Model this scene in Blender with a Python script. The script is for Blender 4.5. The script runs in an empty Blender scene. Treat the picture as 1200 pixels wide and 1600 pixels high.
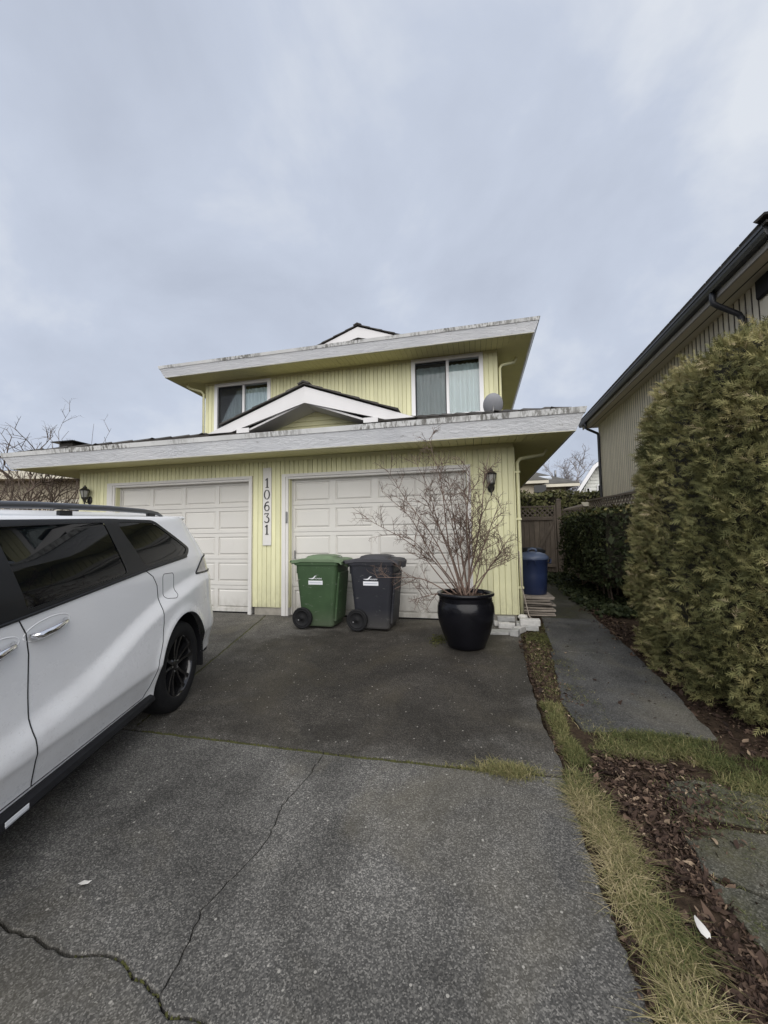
import bpy, bmesh, math, random
import numpy as np
from mathutils import Vector, Matrix
from mathutils.geometry import delaunay_2d_cdt

sc = bpy.context.scene
COL = sc.collection
R = math.radians

# ------------------------------------------------------------------ camera
cam = bpy.data.cameras.new('camera')
cam.sensor_fit = 'VERTICAL'; cam.sensor_height = 24.0; cam.sensor_width = 18.0
cam.lens = 610.4 / 1600 * 24.0
cam.clip_start = 0.05; cam.clip_end = 2000
cam_o = bpy.data.objects.new('camera', cam); COL.objects.link(cam_o)
cam_o.matrix_world = (Matrix.Translation((0, 0, 1.28)) @ Matrix.Rotation(R(13.1), 4, 'Z')
                      @ Matrix.Rotation(R(93.63), 4, 'X') @ Matrix.Rotation(R(-0.746), 4, 'Z'))
sc.camera = cam_o

# ------------------------------------------------------------------ sky, sun, exposure
SUN_EL, SUN_AZ = R(37), R(168)      # azimuth measured clockwise from +Y: behind the camera
w = bpy.data.worlds.new('World'); sc.world = w; w.use_nodes = True
wn, wl = w.node_tree.nodes, w.node_tree.links
wn.clear()
def wnode(t, **kw):
    n = wn.new(t)
    for k, v in kw.items(): setattr(n, k, v)
    return n
w_out = wnode('ShaderNodeOutputWorld'); w_bg = wnode('ShaderNodeBackground')
w_sky = wnode('ShaderNodeTexSky', sky_type='NISHITA', sun_disc=False, sun_elevation=SUN_EL, sun_rotation=SUN_AZ)
w_sky.air_density = 1.0; w_sky.dust_density = 4.0
w_scl = wnode('ShaderNodeMix', data_type='RGBA', blend_type='MULTIPLY'); w_scl.inputs[0].default_value = 1
w_scl.inputs[7].default_value = (0.06, 0.06, 0.06, 1)
w_tc = wnode('ShaderNodeTexCoord')
w_sep = wnode('ShaderNodeSeparateXYZ'); wl.new(w_tc.outputs['Generated'], w_sep.inputs[0])
w_abs = wnode('ShaderNodeMath', operation='ABSOLUTE'); wl.new(w_sep.outputs[2], w_abs.inputs[0])
w_add = wnode('ShaderNodeMath', operation='ADD'); wl.new(w_abs.outputs[0], w_add.inputs[0]); w_add.inputs[1].default_value = 0.75
w_div = wnode('ShaderNodeVectorMath', operation='DIVIDE'); wl.new(w_tc.outputs['Generated'], w_div.inputs[0]); wl.new(w_add.outputs[0], w_div.inputs[1])
w_n1 = wnode('ShaderNodeTexNoise'); w_n1.inputs['Scale'].default_value = 2.9; w_n1.inputs['Detail'].default_value = 6; w_n1.inputs['Roughness'].default_value = 0.54; w_n1.inputs['Distortion'].default_value = 0.25
w_off = wnode('ShaderNodeVectorMath', operation='ADD'); w_off.inputs[1].default_value = (4.3, 1.9, 0.6); wl.new(w_div.outputs[0], w_off.inputs[0]); wl.new(w_off.outputs[0], w_n1.inputs['Vector'])
w_ramp = wnode('ShaderNodeValToRGB')
w_ramp.color_ramp.elements[0].position = 0.32; w_ramp.color_ramp.elements[0].color = (0.230, 0.253, 0.303, 1)
w_ramp.color_ramp.elements[1].position = 0.68; w_ramp.color_ramp.elements[1].color = (0.352, 0.370, 0.400, 1)
e = w_ramp.color_ramp.elements.new(0.52); e.color = (0.269, 0.295, 0.350, 1)
wl.new(w_n1.outputs['Fac'], w_ramp.inputs[0])
w_mix = wnode('ShaderNodeMix', data_type='RGBA'); w_mix.inputs[0].default_value = 0.93
wl.new(w_sky.outputs[0], w_scl.inputs[6]); wl.new(w_scl.outputs[2], w_mix.inputs[6]); wl.new(w_ramp.outputs[0], w_mix.inputs[7])
wl.new(w_mix.outputs[2], w_bg.inputs[0]); w_bg.inputs[1].default_value = 1.0
wl.new(w_bg.outputs[0], w_out.inputs[0])

sun = bpy.data.lights.new('sun', 'SUN'); sun.energy = 1.5; sun.angle = R(80); sun.color = (1.0, 0.965, 0.91)
sun_o = bpy.data.objects.new('sun', sun); COL.objects.link(sun_o)
sd = Vector((math.sin(SUN_AZ) * math.cos(SUN_EL), math.cos(SUN_AZ) * math.cos(SUN_EL), math.sin(SUN_EL)))
sun_o.rotation_euler = sd.to_track_quat('Z', 'Y').to_euler(); sun_o.location = (0, -4, 12)

vs = sc.view_settings
vs.view_transform = 'Standard'; vs.look = 'None'; vs.gamma = 1; vs.exposure = 1.14
vs.use_curve_mapping = False
sc.cycles.max_bounces = 6; sc.cycles.diffuse_bounces = 4; sc.cycles.glossy_bounces = 3
sc.cycles.transparent_max_bounces = 8; sc.cycles.caustics_reflective = False; sc.cycles.caustics_refractive = False

# ------------------------------------------------------------------ materials
def srgb(r, g, b):
    f = lambda c: (c / 255 / 12.92) if c / 255 <= 0.04045 else ((c / 255 + 0.055) / 1.055) ** 2.4
    return (f(r), f(g), f(b))

class Mat:
    """one node material; small helpers keep the graph readable"""
    def __init__(s, name, rough=0.6, col=(0.5, 0.5, 0.5), spec=0.4, metal=0.0, coat=0.0):
        s.m = bpy.data.materials.new(name); s.m.use_nodes = True
        s.n, s.l = s.m.node_tree.nodes, s.m.node_tree.links
        s.b = s.n['Principled BSDF']
        s.b.inputs['Base Color'].default_value = (*col, 1); s.b.inputs['Roughness'].default_value = rough
        s.b.inputs['Specular IOR Level'].default_value = spec; s.b.inputs['Metallic'].default_value = metal
        s.b.inputs['Coat Weight'].default_value = coat; s.b.inputs['Coat Roughness'].default_value = 0.03
        tc = s.n.new('ShaderNodeTexCoord'); oi = s.n.new('ShaderNodeObjectInfo')
        s.rand = oi.outputs['Random']
        mu = s.n.new('ShaderNodeMath'); mu.operation = 'MULTIPLY'; mu.inputs[1].default_value = 37.0
        s.l.new(s.rand, mu.inputs[0])
        va = s.n.new('ShaderNodeVectorMath'); va.operation = 'ADD'
        s.l.new(tc.outputs['Object'], va.inputs[0]); s.l.new(mu.outputs[0], va.inputs[1])
        s.co = va.outputs[0]; s.obj = tc.outputs['Object']
    def scaled(s, v, base=None):
        m = s.n.new('ShaderNodeVectorMath'); m.operation = 'MULTIPLY'; m.inputs[1].default_value = v
        s.l.new(base or s.co, m.inputs[0]); return m.outputs[0]
    def noise(s, scale, detail=3, rough=0.55, vec=None, dist=0):
        n = s.n.new('ShaderNodeTexNoise'); n.inputs['Scale'].default_value = scale; n.inputs['Detail'].default_value = detail
        n.inputs['Roughness'].default_value = rough; n.inputs['Distortion'].default_value = dist
        s.l.new(vec or s.co, n.inputs['Vector']); return n.outputs['Fac']
    def voro(s, scale, out='Color', vec=None, rnd=1):
        n = s.n.new('ShaderNodeTexVoronoi'); n.inputs['Scale'].default_value = scale; n.inputs['Randomness'].default_value = rnd
        s.l.new(vec or s.co, n.inputs['Vector']); return n.outputs[out]
    def rng(s, v, a, b, lo=0.0, hi=1.0):
        n = s.n.new('ShaderNodeMapRange'); n.inputs[1].default_value = a; n.inputs[2].default_value = b
        n.inputs[3].default_value = lo; n.inputs[4].default_value = hi; s.l.new(v, n.inputs[0]); return n.outputs[0]
    def math(s, op, a, b):
        n = s.n.new('ShaderNodeMath'); n.operation = op
        for i, v in enumerate((a, b)):
            if isinstance(v, (int, float)): n.inputs[i].default_value = v
            else: s.l.new(v, n.inputs[i])
        return n.outputs[0]
    def sep(s, v=None, i=0):
        n = s.n.new('ShaderNodeSeparateXYZ'); s.l.new(v or s.obj, n.inputs[0]); return n.outputs[i]
    def ramp(s, v, stops):
        n = s.n.new('ShaderNodeValToRGB'); cr = n.color_ramp
        cr.elements[0].position, cr.elements[1].position = stops[0][0], stops[-1][0]
        cr.elements[0].color, cr.elements[1].color = (*stops[0][1], 1), (*stops[-1][1], 1)
        for p, c in stops[1:-1]:
            e = cr.elements.new(p); e.color = (*c, 1)
        s.l.new(v, n.inputs[0]); return n.outputs[0]
    def mix(s, f, a, b, mode='MIX'):
        n = s.n.new('ShaderNodeMix'); n.data_type = 'RGBA'; n.blend_type = mode
        for i, v in ((0, f), (6, a), (7, b)):
            if isinstance(v, (int, float)): n.inputs[i].default_value = v
            elif isinstance(v, tuple): n.inputs[i].default_value = (*v, 1)
            else: s.l.new(v, n.inputs[i])
        return n.outputs[2]
    def col(s, v): s.l.new(v, s.b.inputs['Base Color']); return s
    def ro(s, v): s.l.new(v, s.b.inputs['Roughness']); return s
    def bump(s, v, strength=0.3, dist=0.01):
        n = s.n.new('ShaderNodeBump'); n.inputs['Strength'].default_value = strength; n.inputs['Distance'].default_value = dist
        s.l.new(v, n.inputs['Height']); s.l.new(n.outputs[0], s.b.inputs['Normal']); return s

def lin(c, k): return tuple(min(1, x * k) for x in c)

def painted(name, c, rough=0.55, var=0.12, scale=2.0, dirt=None, dirt_lo=0.55, dirt_hi=0.75, grain=(30, 30, 3), bump=0.15, piece=0.08, splash=0.0):
    m = Mat(name, rough)
    base = m.ramp(m.noise(scale, 4), [(0.3, lin(c, 1 - var)), (0.7, lin(c, 1 + var))])
    pv = m.rng(m.rand, 0, 1, 1 - piece, 1 + piece)
    base = m.mix(1.0, base, m.mix(0.0, pv, pv), 'MULTIPLY')
    if dirt:
        f = m.rng(m.noise(1.0, 6, 0.7, m.scaled(grain)), dirt_lo, dirt_hi)
        base = m.mix(m.math('MULTIPLY', f, 0.75), base, dirt)
    if splash:
        geo = m.n.new('ShaderNodeNewGeometry'); wz = m.sep(geo.outputs['Position'], 2)
        sf_ = m.math('MULTIPLY', m.rng(wz, splash, 0.02, 0.0, 1.0), m.rng(m.noise(1.0, 6, 0.7, m.scaled((9, 9, 5), geo.outputs['Position'])), 0.36, 0.66))
        base = m.mix(m.math('MULTIPLY', sf_, 0.55), base, (0.20, 0.185, 0.13))
    m.col(base); m.bump(m.noise(1.0, 4, 0.6, m.scaled(tuple(g * 2 for g in grain))), bump, 0.004)
    m.ro(m.rng(m.noise(6, 3), 0.3, 0.7, rough - 0.08, rough + 0.1))
    return m.m

YEL = (0.70, 0.685, 0.435)
M = {}
M['yellow'] = painted('pale_yellow_paint', YEL, 0.6, 0.06, 1.5, (0.30, 0.30, 0.15), 0.60, 0.85, (14, 14, 1.2), 0.12, 0.06, 0.55)
M['soffit'] = painted('yellow_paint_eave_shade', (0.60, 0.565, 0.30), 0.65, 0.08, 1.2, (0.25, 0.24, 0.12), 0.6, 0.9, (4, 4, 4), 0.1, 0.0)  # wall's yellow paint, with shade under the eaves darkened into the colour
M['door'] = painted('garage_door_white', (0.62, 0.605, 0.57), 0.5, 0.04, 1.0, (0.42, 0.40, 0.36), 0.6, 0.9, (3, 3, 1), 0.05, 0.015, 0.32)
M['trim'] = painted('white_trim_paint', (0.66, 0.645, 0.62), 0.55, 0.05, 2, (0.33, 0.31, 0.28), 0.62, 0.85, (12, 12, 3), 0.1, 0.03)
M['gable_white'] = painted('gable_white_paint', (0.63, 0.62, 0.62), 0.55, 0.04, 2, (0.45, 0.43, 0.4), 0.62, 0.9, (8, 8, 8), 0.08, 0.03)
M['vinyl'] = painted('white_vinyl', (0.78, 0.78, 0.79), 0.35, 0.02, 2, None, piece=0.0, bump=0.02)

def fascia_mat():
    m = Mat('peeling_white_fascia', 0.6)
    base = m.ramp(m.noise(1.3, 5), [(0.3, (0.60, 0.615, 0.645)), (0.7, (0.72, 0.73, 0.75))])
    pe = m.noise(1.0, 8, 0.72, m.scaled((9, 9, 26)))
    f = m.rng(pe, 0.61, 0.67)
    base = m.mix(m.math('MULTIPLY', f, 0.6), base, (0.25, 0.24, 0.23))
    m.col(base)
    m.bump(m.noise(1.0, 7, 0.78, m.scaled((7, 7, 20))), 1.0, 0.022)
    return m.m
M['fascia'] = fascia_mat()

def gutter_mat():
    m = Mat('mouldy_white_gutter', 0.55)
    base = m.ramp(m.noise(2, 4), [(0.3, (0.50, 0.505, 0.50)), (0.7, (0.64, 0.645, 0.64))])
    pat = m.rng(m.noise(0.9, 3), 0.43, 0.58)
    st = m.rng(m.noise(1.0, 5, 0.65, m.scaled((22, 22, 5))), 0.45, 0.57)
    base = m.mix(m.math('MULTIPLY', m.math('MULTIPLY', pat, st), 0.9), base, (0.11, 0.105, 0.092))
    m.col(base); return m.m
M['gutter'] = gutter_mat()

def simple(name, c, rough, var=0.1, scale=8, bump=0.1, bs=60, metal=0.0, coat=0.0, spec=0.5, piece=0.0, scuff=0.0):
    m = Mat(name, rough, c, spec, metal, coat)
    b = m.ramp(m.noise(scale, 4), [(0.3, lin(c, 1 - var)), (0.7, lin(c, 1 + var))])
    if piece:
        pv = m.rng(m.rand, 0, 1, 1 - piece, 1 + piece)
        b = m.mix(1.0, b, m.mix(0.0, pv, pv), 'MULTIPLY')
    if scuff:
        sc_ = m.math('MULTIPLY', m.rng(m.noise(1.0, 7, 0.75, m.scaled((7, 7, 22))), 0.60, 0.70), scuff)
        b = m.mix(sc_, b, (0.30, 0.30, 0.28))
        b = m.mix(m.rng(m.sep(m.obj, 2), 0.30, 0.0, 0.0, 0.30), b, (0.16, 0.15, 0.13))
    m.col(b)
    if bump: m.bump(m.noise(bs, 3), bump, 0.003)
    return m.m
M['tile'] = simple('dark_roof_tile', (0.055, 0.050, 0.045), 0.85, 0.35, 6, 0.4, 40, piece=0.3)
M['concrete_plain'] = simple('foundation_concrete', (0.30, 0.28, 0.24), 0.9, 0.2, 6, 0.4, 60)
M['black_metal'] = simple('black_lamp_metal', (0.022, 0.02, 0.018), 0.45, 0.2, 20, 0.1, 60)
M['number_black'] = simple('black_numeral', (0.025, 0.023, 0.022), 0.5)
M['steel'] = simple('grey_steel', (0.25, 0.25, 0.25), 0.45, 0.1, 10, 0.05, metal=0.6)
M['dish'] = simple('grey_dish_paint', (0.22, 0.225, 0.245), 0.5, 0.06, 6, 0)
M['glazed'] = simple('black_glazed_ceramic', (0.006, 0.006, 0.008), 0.2, 0.2, 5, 0.06, 14, spec=0.28)
M['bark'] = simple('dark_bark_mulch', (0.065, 0.035, 0.026), 0.95, 0.5, 30, 0.5, 60)
M['twig'] = simple('shrub_twig_bark', (0.135, 0.092, 0.072), 0.8, 0.35, 12, 0.2, 60)
M['vine'] = simple('brown_vine_bark', (0.115, 0.085, 0.065), 0.85, 0.35, 10, 0.2, 60)
M['far_twig'] = simple('far_tree_bark', (0.27, 0.25, 0.25), 0.9, 0.2, 4, 0)
M['bin_green'] = simple('green_bin_plastic', (0.042, 0.078, 0.036), 0.55, 0.12, 5, 0.12, 120, spec=0.3, scuff=0.5)
M['lid_green'] = simple('faded_green_lid_plastic', (0.13, 0.185, 0.11), 0.55, 0.14, 5, 0.12, 120, spec=0.3)
M['bin_dark'] = simple('charcoal_bin_plastic', (0.019, 0.020, 0.026), 0.58, 0.12, 5, 0.12, 120, spec=0.3, scuff=0.5)
M['lid_dark'] = simple('charcoal_lid_plastic', (0.048, 0.048, 0.055), 0.58, 0.15, 5, 0.12, 120, spec=0.3)
M['rubber'] = simple('black_rubber', (0.011, 0.011, 0.012), 0.75, 0.2, 20, 0.2, 80, spec=0.25)
M['black_plastic'] = simple('black_plastic', (0.011, 0.011, 0.013), 0.55, 0.15, 20, 0.1, 100, spec=0.25)
M['sticker'] = simple('white_sticker', (0.74, 0.75, 0.78), 0.4, 0.02, 4, 0)
M['blue_plastic'] = simple('navy_blue_plastic', (0.018, 0.030, 0.080), 0.42, 0.1, 4, 0.08, 90)
M['blue_lid'] = simple('blue_lid_plastic', (0.075, 0.10, 0.165), 0.4, 0.1, 4, 0.08, 90)
M['orange'] = simple('orange_plastic', (0.52, 0.13, 0.045), 0.5, 0.1, 10, 0)
M['brick_white'] = simple('pale_concrete_brick', (0.55, 0.54, 0.52), 0.85, 0.12, 18, 0.5, 50, piece=0.12)
M['brick_grey'] = simple('grey_concrete_brick', (0.38, 0.38, 0.37), 0.85, 0.15, 18, 0.5, 50, piece=0.12)
M['stone_white'] = simple('white_stone', (0.62, 0.60, 0.56), 0.7, 0.1, 10, 0.1, 20)
M['curtain'] = simple('pale_curtain', (0.74, 0.80, 0.82), 0.9, 0.05, 2, 0)
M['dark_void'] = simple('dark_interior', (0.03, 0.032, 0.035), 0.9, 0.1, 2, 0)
M['gutter_black'] = simple('black_gutter_metal', (0.024, 0.026, 0.030), 0.38, 0.15, 8, 0.05, 40)
M['downpipe_black'] = simple('black_downpipe', (0.022, 0.023, 0.028), 0.45, 0.15, 8, 0.05, 40)
M['beige_fascia'] = simple('grey_beige_fascia', (0.36, 0.34, 0.31), 0.6, 0.06, 3, 0.05)
M['beige_siding'] = painted('beige_siding', (0.64, 0.59, 0.48), 0.65, 0.07, 2, (0.30, 0.26, 0.20), 0.6, 0.9, (16, 16, 1.2), 0.2, 0.05)
M['beige_groove'] = simple('dark_siding_groove', (0.05, 0.04, 0.03), 0.9, 0.2, 5, 0)
M['siding_white'] = simple('white_lap_siding', (0.66, 0.67, 0.63), 0.6, 0.05, 2, 0)
M['roof_far'] = simple('grey_brown_shingle', (0.085, 0.08, 0.07), 0.9, 0.3, 1.5, 0.3, 8)
M['wood_grey'] = painted('weathered_grey_wood', (0.145, 0.12, 0.098), 0.85, 0.22, 3, (0.075, 0.058, 0.045), 0.5, 0.75, (25, 25, 1.6), 0.4, 0.22)
M['wood_plank'] = painted('weathered_plank', (0.27, 0.235, 0.20), 0.85, 0.25, 4, (0.12, 0.095, 0.075), 0.5, 0.75, (3, 25, 25), 0.4, 0.3)
M['nb_beige'] = painted('neighbour_beige_stucco', (0.42, 0.37, 0.28), 0.8, 0.12, 1.5, (0.24, 0.20, 0.15), 0.55, 0.8, (3, 3, 3), 0.2, 0.05)
M['nb_light'] = painted('neighbour_pale_trim', (0.60, 0.56, 0.46), 0.7, 0.06, 1.5, None, bump=0.1)
M['chrome'] = Mat('chrome', 0.08, (0.80, 0.80, 0.82), 0.5, 1.0).m
M['rim_black'] = Mat('gloss_black_rim', 0.18, (0.012, 0.012, 0.013), 0.5, 0.2, 0.6).m
M['tint_glass'] = Mat('privacy_glass', 0.02, (0.003, 0.004, 0.005), 0.32).m
M['gloss_black'] = Mat('satin_black_trim', 0.38, (0.014, 0.015, 0.017), 0.28).m
M['tail_lens'] = Mat('tail_lamp_lens', 0.08, (0.36, 0.34, 0.34), 0.6, 0, 0.5).m
M['rail_grey'] = Mat('grey_roof_rail', 0.35, (0.10, 0.105, 0.115), 0.5, 0.5).m
M['seam'] = Mat('panel_gap', 0.9, (0.02, 0.02, 0.022)).m
M['skylight'] = Mat('skylight_glass', 0.05, (0.55, 0.58, 0.62), 0.6).m

def glass_mat():
    m = bpy.data.materials.new('window_glass'); m.use_nodes = True
    n, l = m.node_tree.nodes, m.node_tree.links; n.clear()
    o = n.new('ShaderNodeOutputMaterial'); mx = n.new('ShaderNodeMixShader'); t = n.new('ShaderNodeBsdfTransparent'); g = n.new('ShaderNodeBsdfGlossy'); f = n.new('ShaderNodeFresnel')
    t.inputs[0].default_value = (0.90, 0.94, 0.94, 1); g.inputs['Roughness'].default_value = 0.02; f.inputs[0].default_value = 1.6
    l.new(f.outputs[0], mx.inputs[0]); l.new(t.outputs[0], mx.inputs[1]); l.new(g.outputs[0], mx.inputs[2]); l.new(mx.outputs[0], o.inputs[0])
    return m
M['glass'] = glass_mat()

def screen_mat():
    m = Mat('insect_screen', 0.8, (0.07, 0.075, 0.08))
    m.b.inputs['Alpha'].default_value = 0.22
    return m.m
M['screen'] = screen_mat()

def van_paint():
    m = Mat('white_car_paint', 0.28, (0.8, 0.8, 0.8), 0.5, 0, 0.35)
    z = m.sep(m.obj, 2)
    low = m.rng(z, 1.0, 0.30, 0.0, 1.0)
    d = m.math('MULTIPLY', low, m.rng(m.noise(5, 6, 0.7), 0.35, 0.75))
    sp = m.math('MULTIPLY', m.rng(m.noise(90, 3, 0.7), 0.60, 0.75), m.rng(z, 1.25, 0.35, 0.02, 0.5))
    c = m.mix(m.math('MULTIPLY', d, 0.34), (0.88, 0.885, 0.895), (0.46, 0.425, 0.40))
    c = m.mix(sp, c, (0.30, 0.28, 0.26))
    m.col(c); m.ro(m.rng(d, 0, 1, 0.24, 0.55)); return m.m
M['van_white'] = van_paint()

def concrete(name, dark, lite, wet=None, chips=True, moss=0.0):
    m = Mat(name, 0.8, spec=0.18)
    co = m.obj
    fine = m.voro(190, 'Color', co); fsep = m.sep(fine, 0)
    ag = m.ramp(fsep, [(0.0, lin(dark, 0.6)), (0.5, dark), (0.88, lite), (1.0, lin(lite, 1.45))])
    big = m.math('MULTIPLY', m.rng(m.noise(1.1, 5, 0.62, co, 0.5), 0.32, 0.68, 0.52, 1.30), m.rng(m.noise(1.0, 4, 0.6, m.scaled((1.5, 0.33, 1), co), 0.3), 0.35, 0.65, 0.74, 1.18))
    mid = m.rng(m.noise(5, 5, 0.65, co), 0.3, 0.7, 0.82, 1.18)
    k = m.math('MULTIPLY', big, mid)
    c = m.mix(1.0, ag, m.mix(0.0, k, k), 'MULTIPLY')
    tan = m.rng(m.noise(0.9, 4, 0.6, m.scaled((1, 1, 1), co), 0.8), 0.50, 0.68, 0, 0.35)
    c = m.mix(tan, c, lin((0.21, 0.185, 0.13), 0.95), 'MIX')
    c = m.mix(0.15, c, ag)
    if wet:
        wx, wy, rx, ry = wet
        dx = m.math('DIVIDE', m.math('SUBTRACT', m.sep(co, 0), wx), rx); dy = m.math('DIVIDE', m.math('SUBTRACT', m.sep(co, 1), wy), ry)
        d2 = m.math('ADD', m.math('MULTIPLY', dx, dx), m.math('MULTIPLY', dy, dy))
        d2 = m.math('ADD', d2, m.rng(m.noise(1.6, 5, 0.65, co), 0.2, 0.8, -0.75, 0.75))
        wf = m.rng(d2, 0.55, 1.25, 0.80, 0.0)
        c = m.mix(wf, c, m.mix(1.0, c, (0.27, 0.25, 0.23), 'MULTIPLY'))
        m.ro(m.rng(wf, 0, 1, 0.85, 0.55))
    if chips:
        v = m.n.new('ShaderNodeTexVoronoi'); v.inputs['Scale'].default_value = 24; m.l.new(co, v.inputs['Vector'])
        dot = m.math('MULTIPLY', m.math('LESS_THAN', v.outputs['Distance'], 0.14), m.math('GREATER_THAN', m.sep(v.outputs['Color'], 0), 0.86))
        c = m.mix(m.math('MULTIPLY', dot, 0.7), c, (0.42, 0.40, 0.36))
    if moss:
        mf = m.rng(m.noise(1.7, 6, 0.7, co), 0.62 - moss, 0.80 - moss, 0, 0.8)
        c = m.mix(m.math('MULTIPLY', mf, m.rng(m.noise(70, 4, 0.7, co), 0.35, 0.62, 0.25, 1.0)), c, m.ramp(m.noise(40, 3, 0.6, co), [(0.35, (0.030, 0.032, 0.014)), (0.7, (0.085, 0.082, 0.032))]))
    m.col(c)
    m.bump(m.math('ADD', fsep, m.noise(60, 3, 0.6, co)), 0.55, 0.004)
    return m.m
M['drive'] = concrete('exposed_aggregate_driveway', (0.106, 0.100, 0.090), (0.178, 0.168, 0.150), (-0.9, 4.1, 2.2, 1.7))
M['drive_front'] = concrete('exposed_aggregate_front', (0.098, 0.095, 0.089), (0.185, 0.177, 0.162))
M['path'] = concrete('damp_path_concrete', (0.078, 0.077, 0.074), (0.125, 0.122, 0.115), None, False, 0.08)
M['path_mossy'] = concrete('mossy_path_concrete', (0.075, 0.073, 0.06), (0.115, 0.11, 0.095), None, False, 0.20)
M['stone'] = concrete('mossy_stepping_stone', (0.070, 0.068, 0.054), (0.12, 0.115, 0.095), None, False, 0.16)

def soil_mat():
    m = Mat('dark_soil', 0.95, spec=0.1)
    m.col(m.ramp(m.noise(18, 6, 0.7), [(0.3, (0.022, 0.016, 0.011)), (0.55, (0.055, 0.038, 0.026)), (0.75, (0.105, 0.075, 0.05))]))
    m.bump(m.noise(50, 5, 0.7), 0.8, 0.02); return m.m
M['soil'] = soil_mat()
M['moss'] = simple('green_moss', (0.060, 0.062, 0.016), 0.95, 0.4, 30, 0.7, 90)

def tinted(name, stops, rough=0.7, trans=0.0):
    """colour by the per-face 'tint' attribute: every leaf or blade has a colour of its own"""
    m = Mat(name, rough, spec=0.15)
    a = m.n.new('ShaderNodeAttribute'); a.attribute_name = 'tint'
    m.col(m.ramp(a.outputs['Fac'], stops))
    return m.m
M['cedar'] = tinted('cedar_foliage', [(0, (0.070, 0.074, 0.030)), (0.35, (0.180, 0.178, 0.075)), (0.7, (0.31, 0.275, 0.125)), (1, (0.48, 0.39, 0.25))])
M['darkleaf'] = tinted('dark_hedge_leaves', [(0, (0.018, 0.026, 0.012)), (0.6, (0.05, 0.06, 0.028)), (0.9, (0.12, 0.125, 0.045)), (1, (0.20, 0.17, 0.07))], 0.5)
M['ivyleaf'] = tinted('ivy_leaves', [(0, (0.07, 0.08, 0.032)), (0.5, (0.17, 0.175, 0.075)), (1, (0.32, 0.29, 0.16))], 0.55)
M['grass'] = tinted('grass_blades', [(0, (0.045, 0.060, 0.020)), (0.35, (0.105, 0.115, 0.042)), (0.65, (0.215, 0.19, 0.085)), (1, (0.42, 0.345, 0.20))], 0.6)
M['litter'] = tinted('dead_leaves', [(0, (0.022, 0.015, 0.012)), (0.45, (0.062, 0.040, 0.030)), (0.75, (0.13, 0.088, 0.062)), (1, (0.34, 0.26, 0.18))], 0.8)
M['chipbits'] = tinted('pale_chips', [(0, (0.20, 0.19, 0.16)), (1, (0.46, 0.44, 0.38))], 0.8)

# ------------------------------------------------------------------ mesh helpers
WORLD = {}
def reg(o, mw=None): WORLD[o.name] = mw or Matrix.Identity(4); return o
def set_parent(o, p):
    o.parent = p
    o.matrix_parent_inverse = WORLD[p.name].inverted()
def link(o, parent=None, local=False, mw=None):
    COL.objects.link(o)
    if parent is not None:
        if local: o.parent = parent; reg(o, WORLD[parent.name] @ (mw or Matrix.Identity(4)))
        else: set_parent(o, parent); reg(o, mw)
    else: reg(o, mw)
    if mw is not None: o.matrix_basis = mw
    return o
def thing(name, label, cat, loc=(0, 0, 0), rotz=0.0, group=None, mw=None):
    o = bpy.data.objects.new(name, None); COL.objects.link(o)
    o.empty_display_size = 0.2
    m = mw or (Matrix.Translation(loc) @ Matrix.Rotation(rotz, 4, 'Z'))
    o.matrix_basis = m; reg(o, m)
    return tag(o, label, cat, group)
def tag(o, label=None, cat=None, group=None, kind=None):
    if label: o['label'] = label
    if cat: o['category'] = cat
    if group: o['group'] = group
    if kind: o['kind'] = kind
    return o

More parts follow.
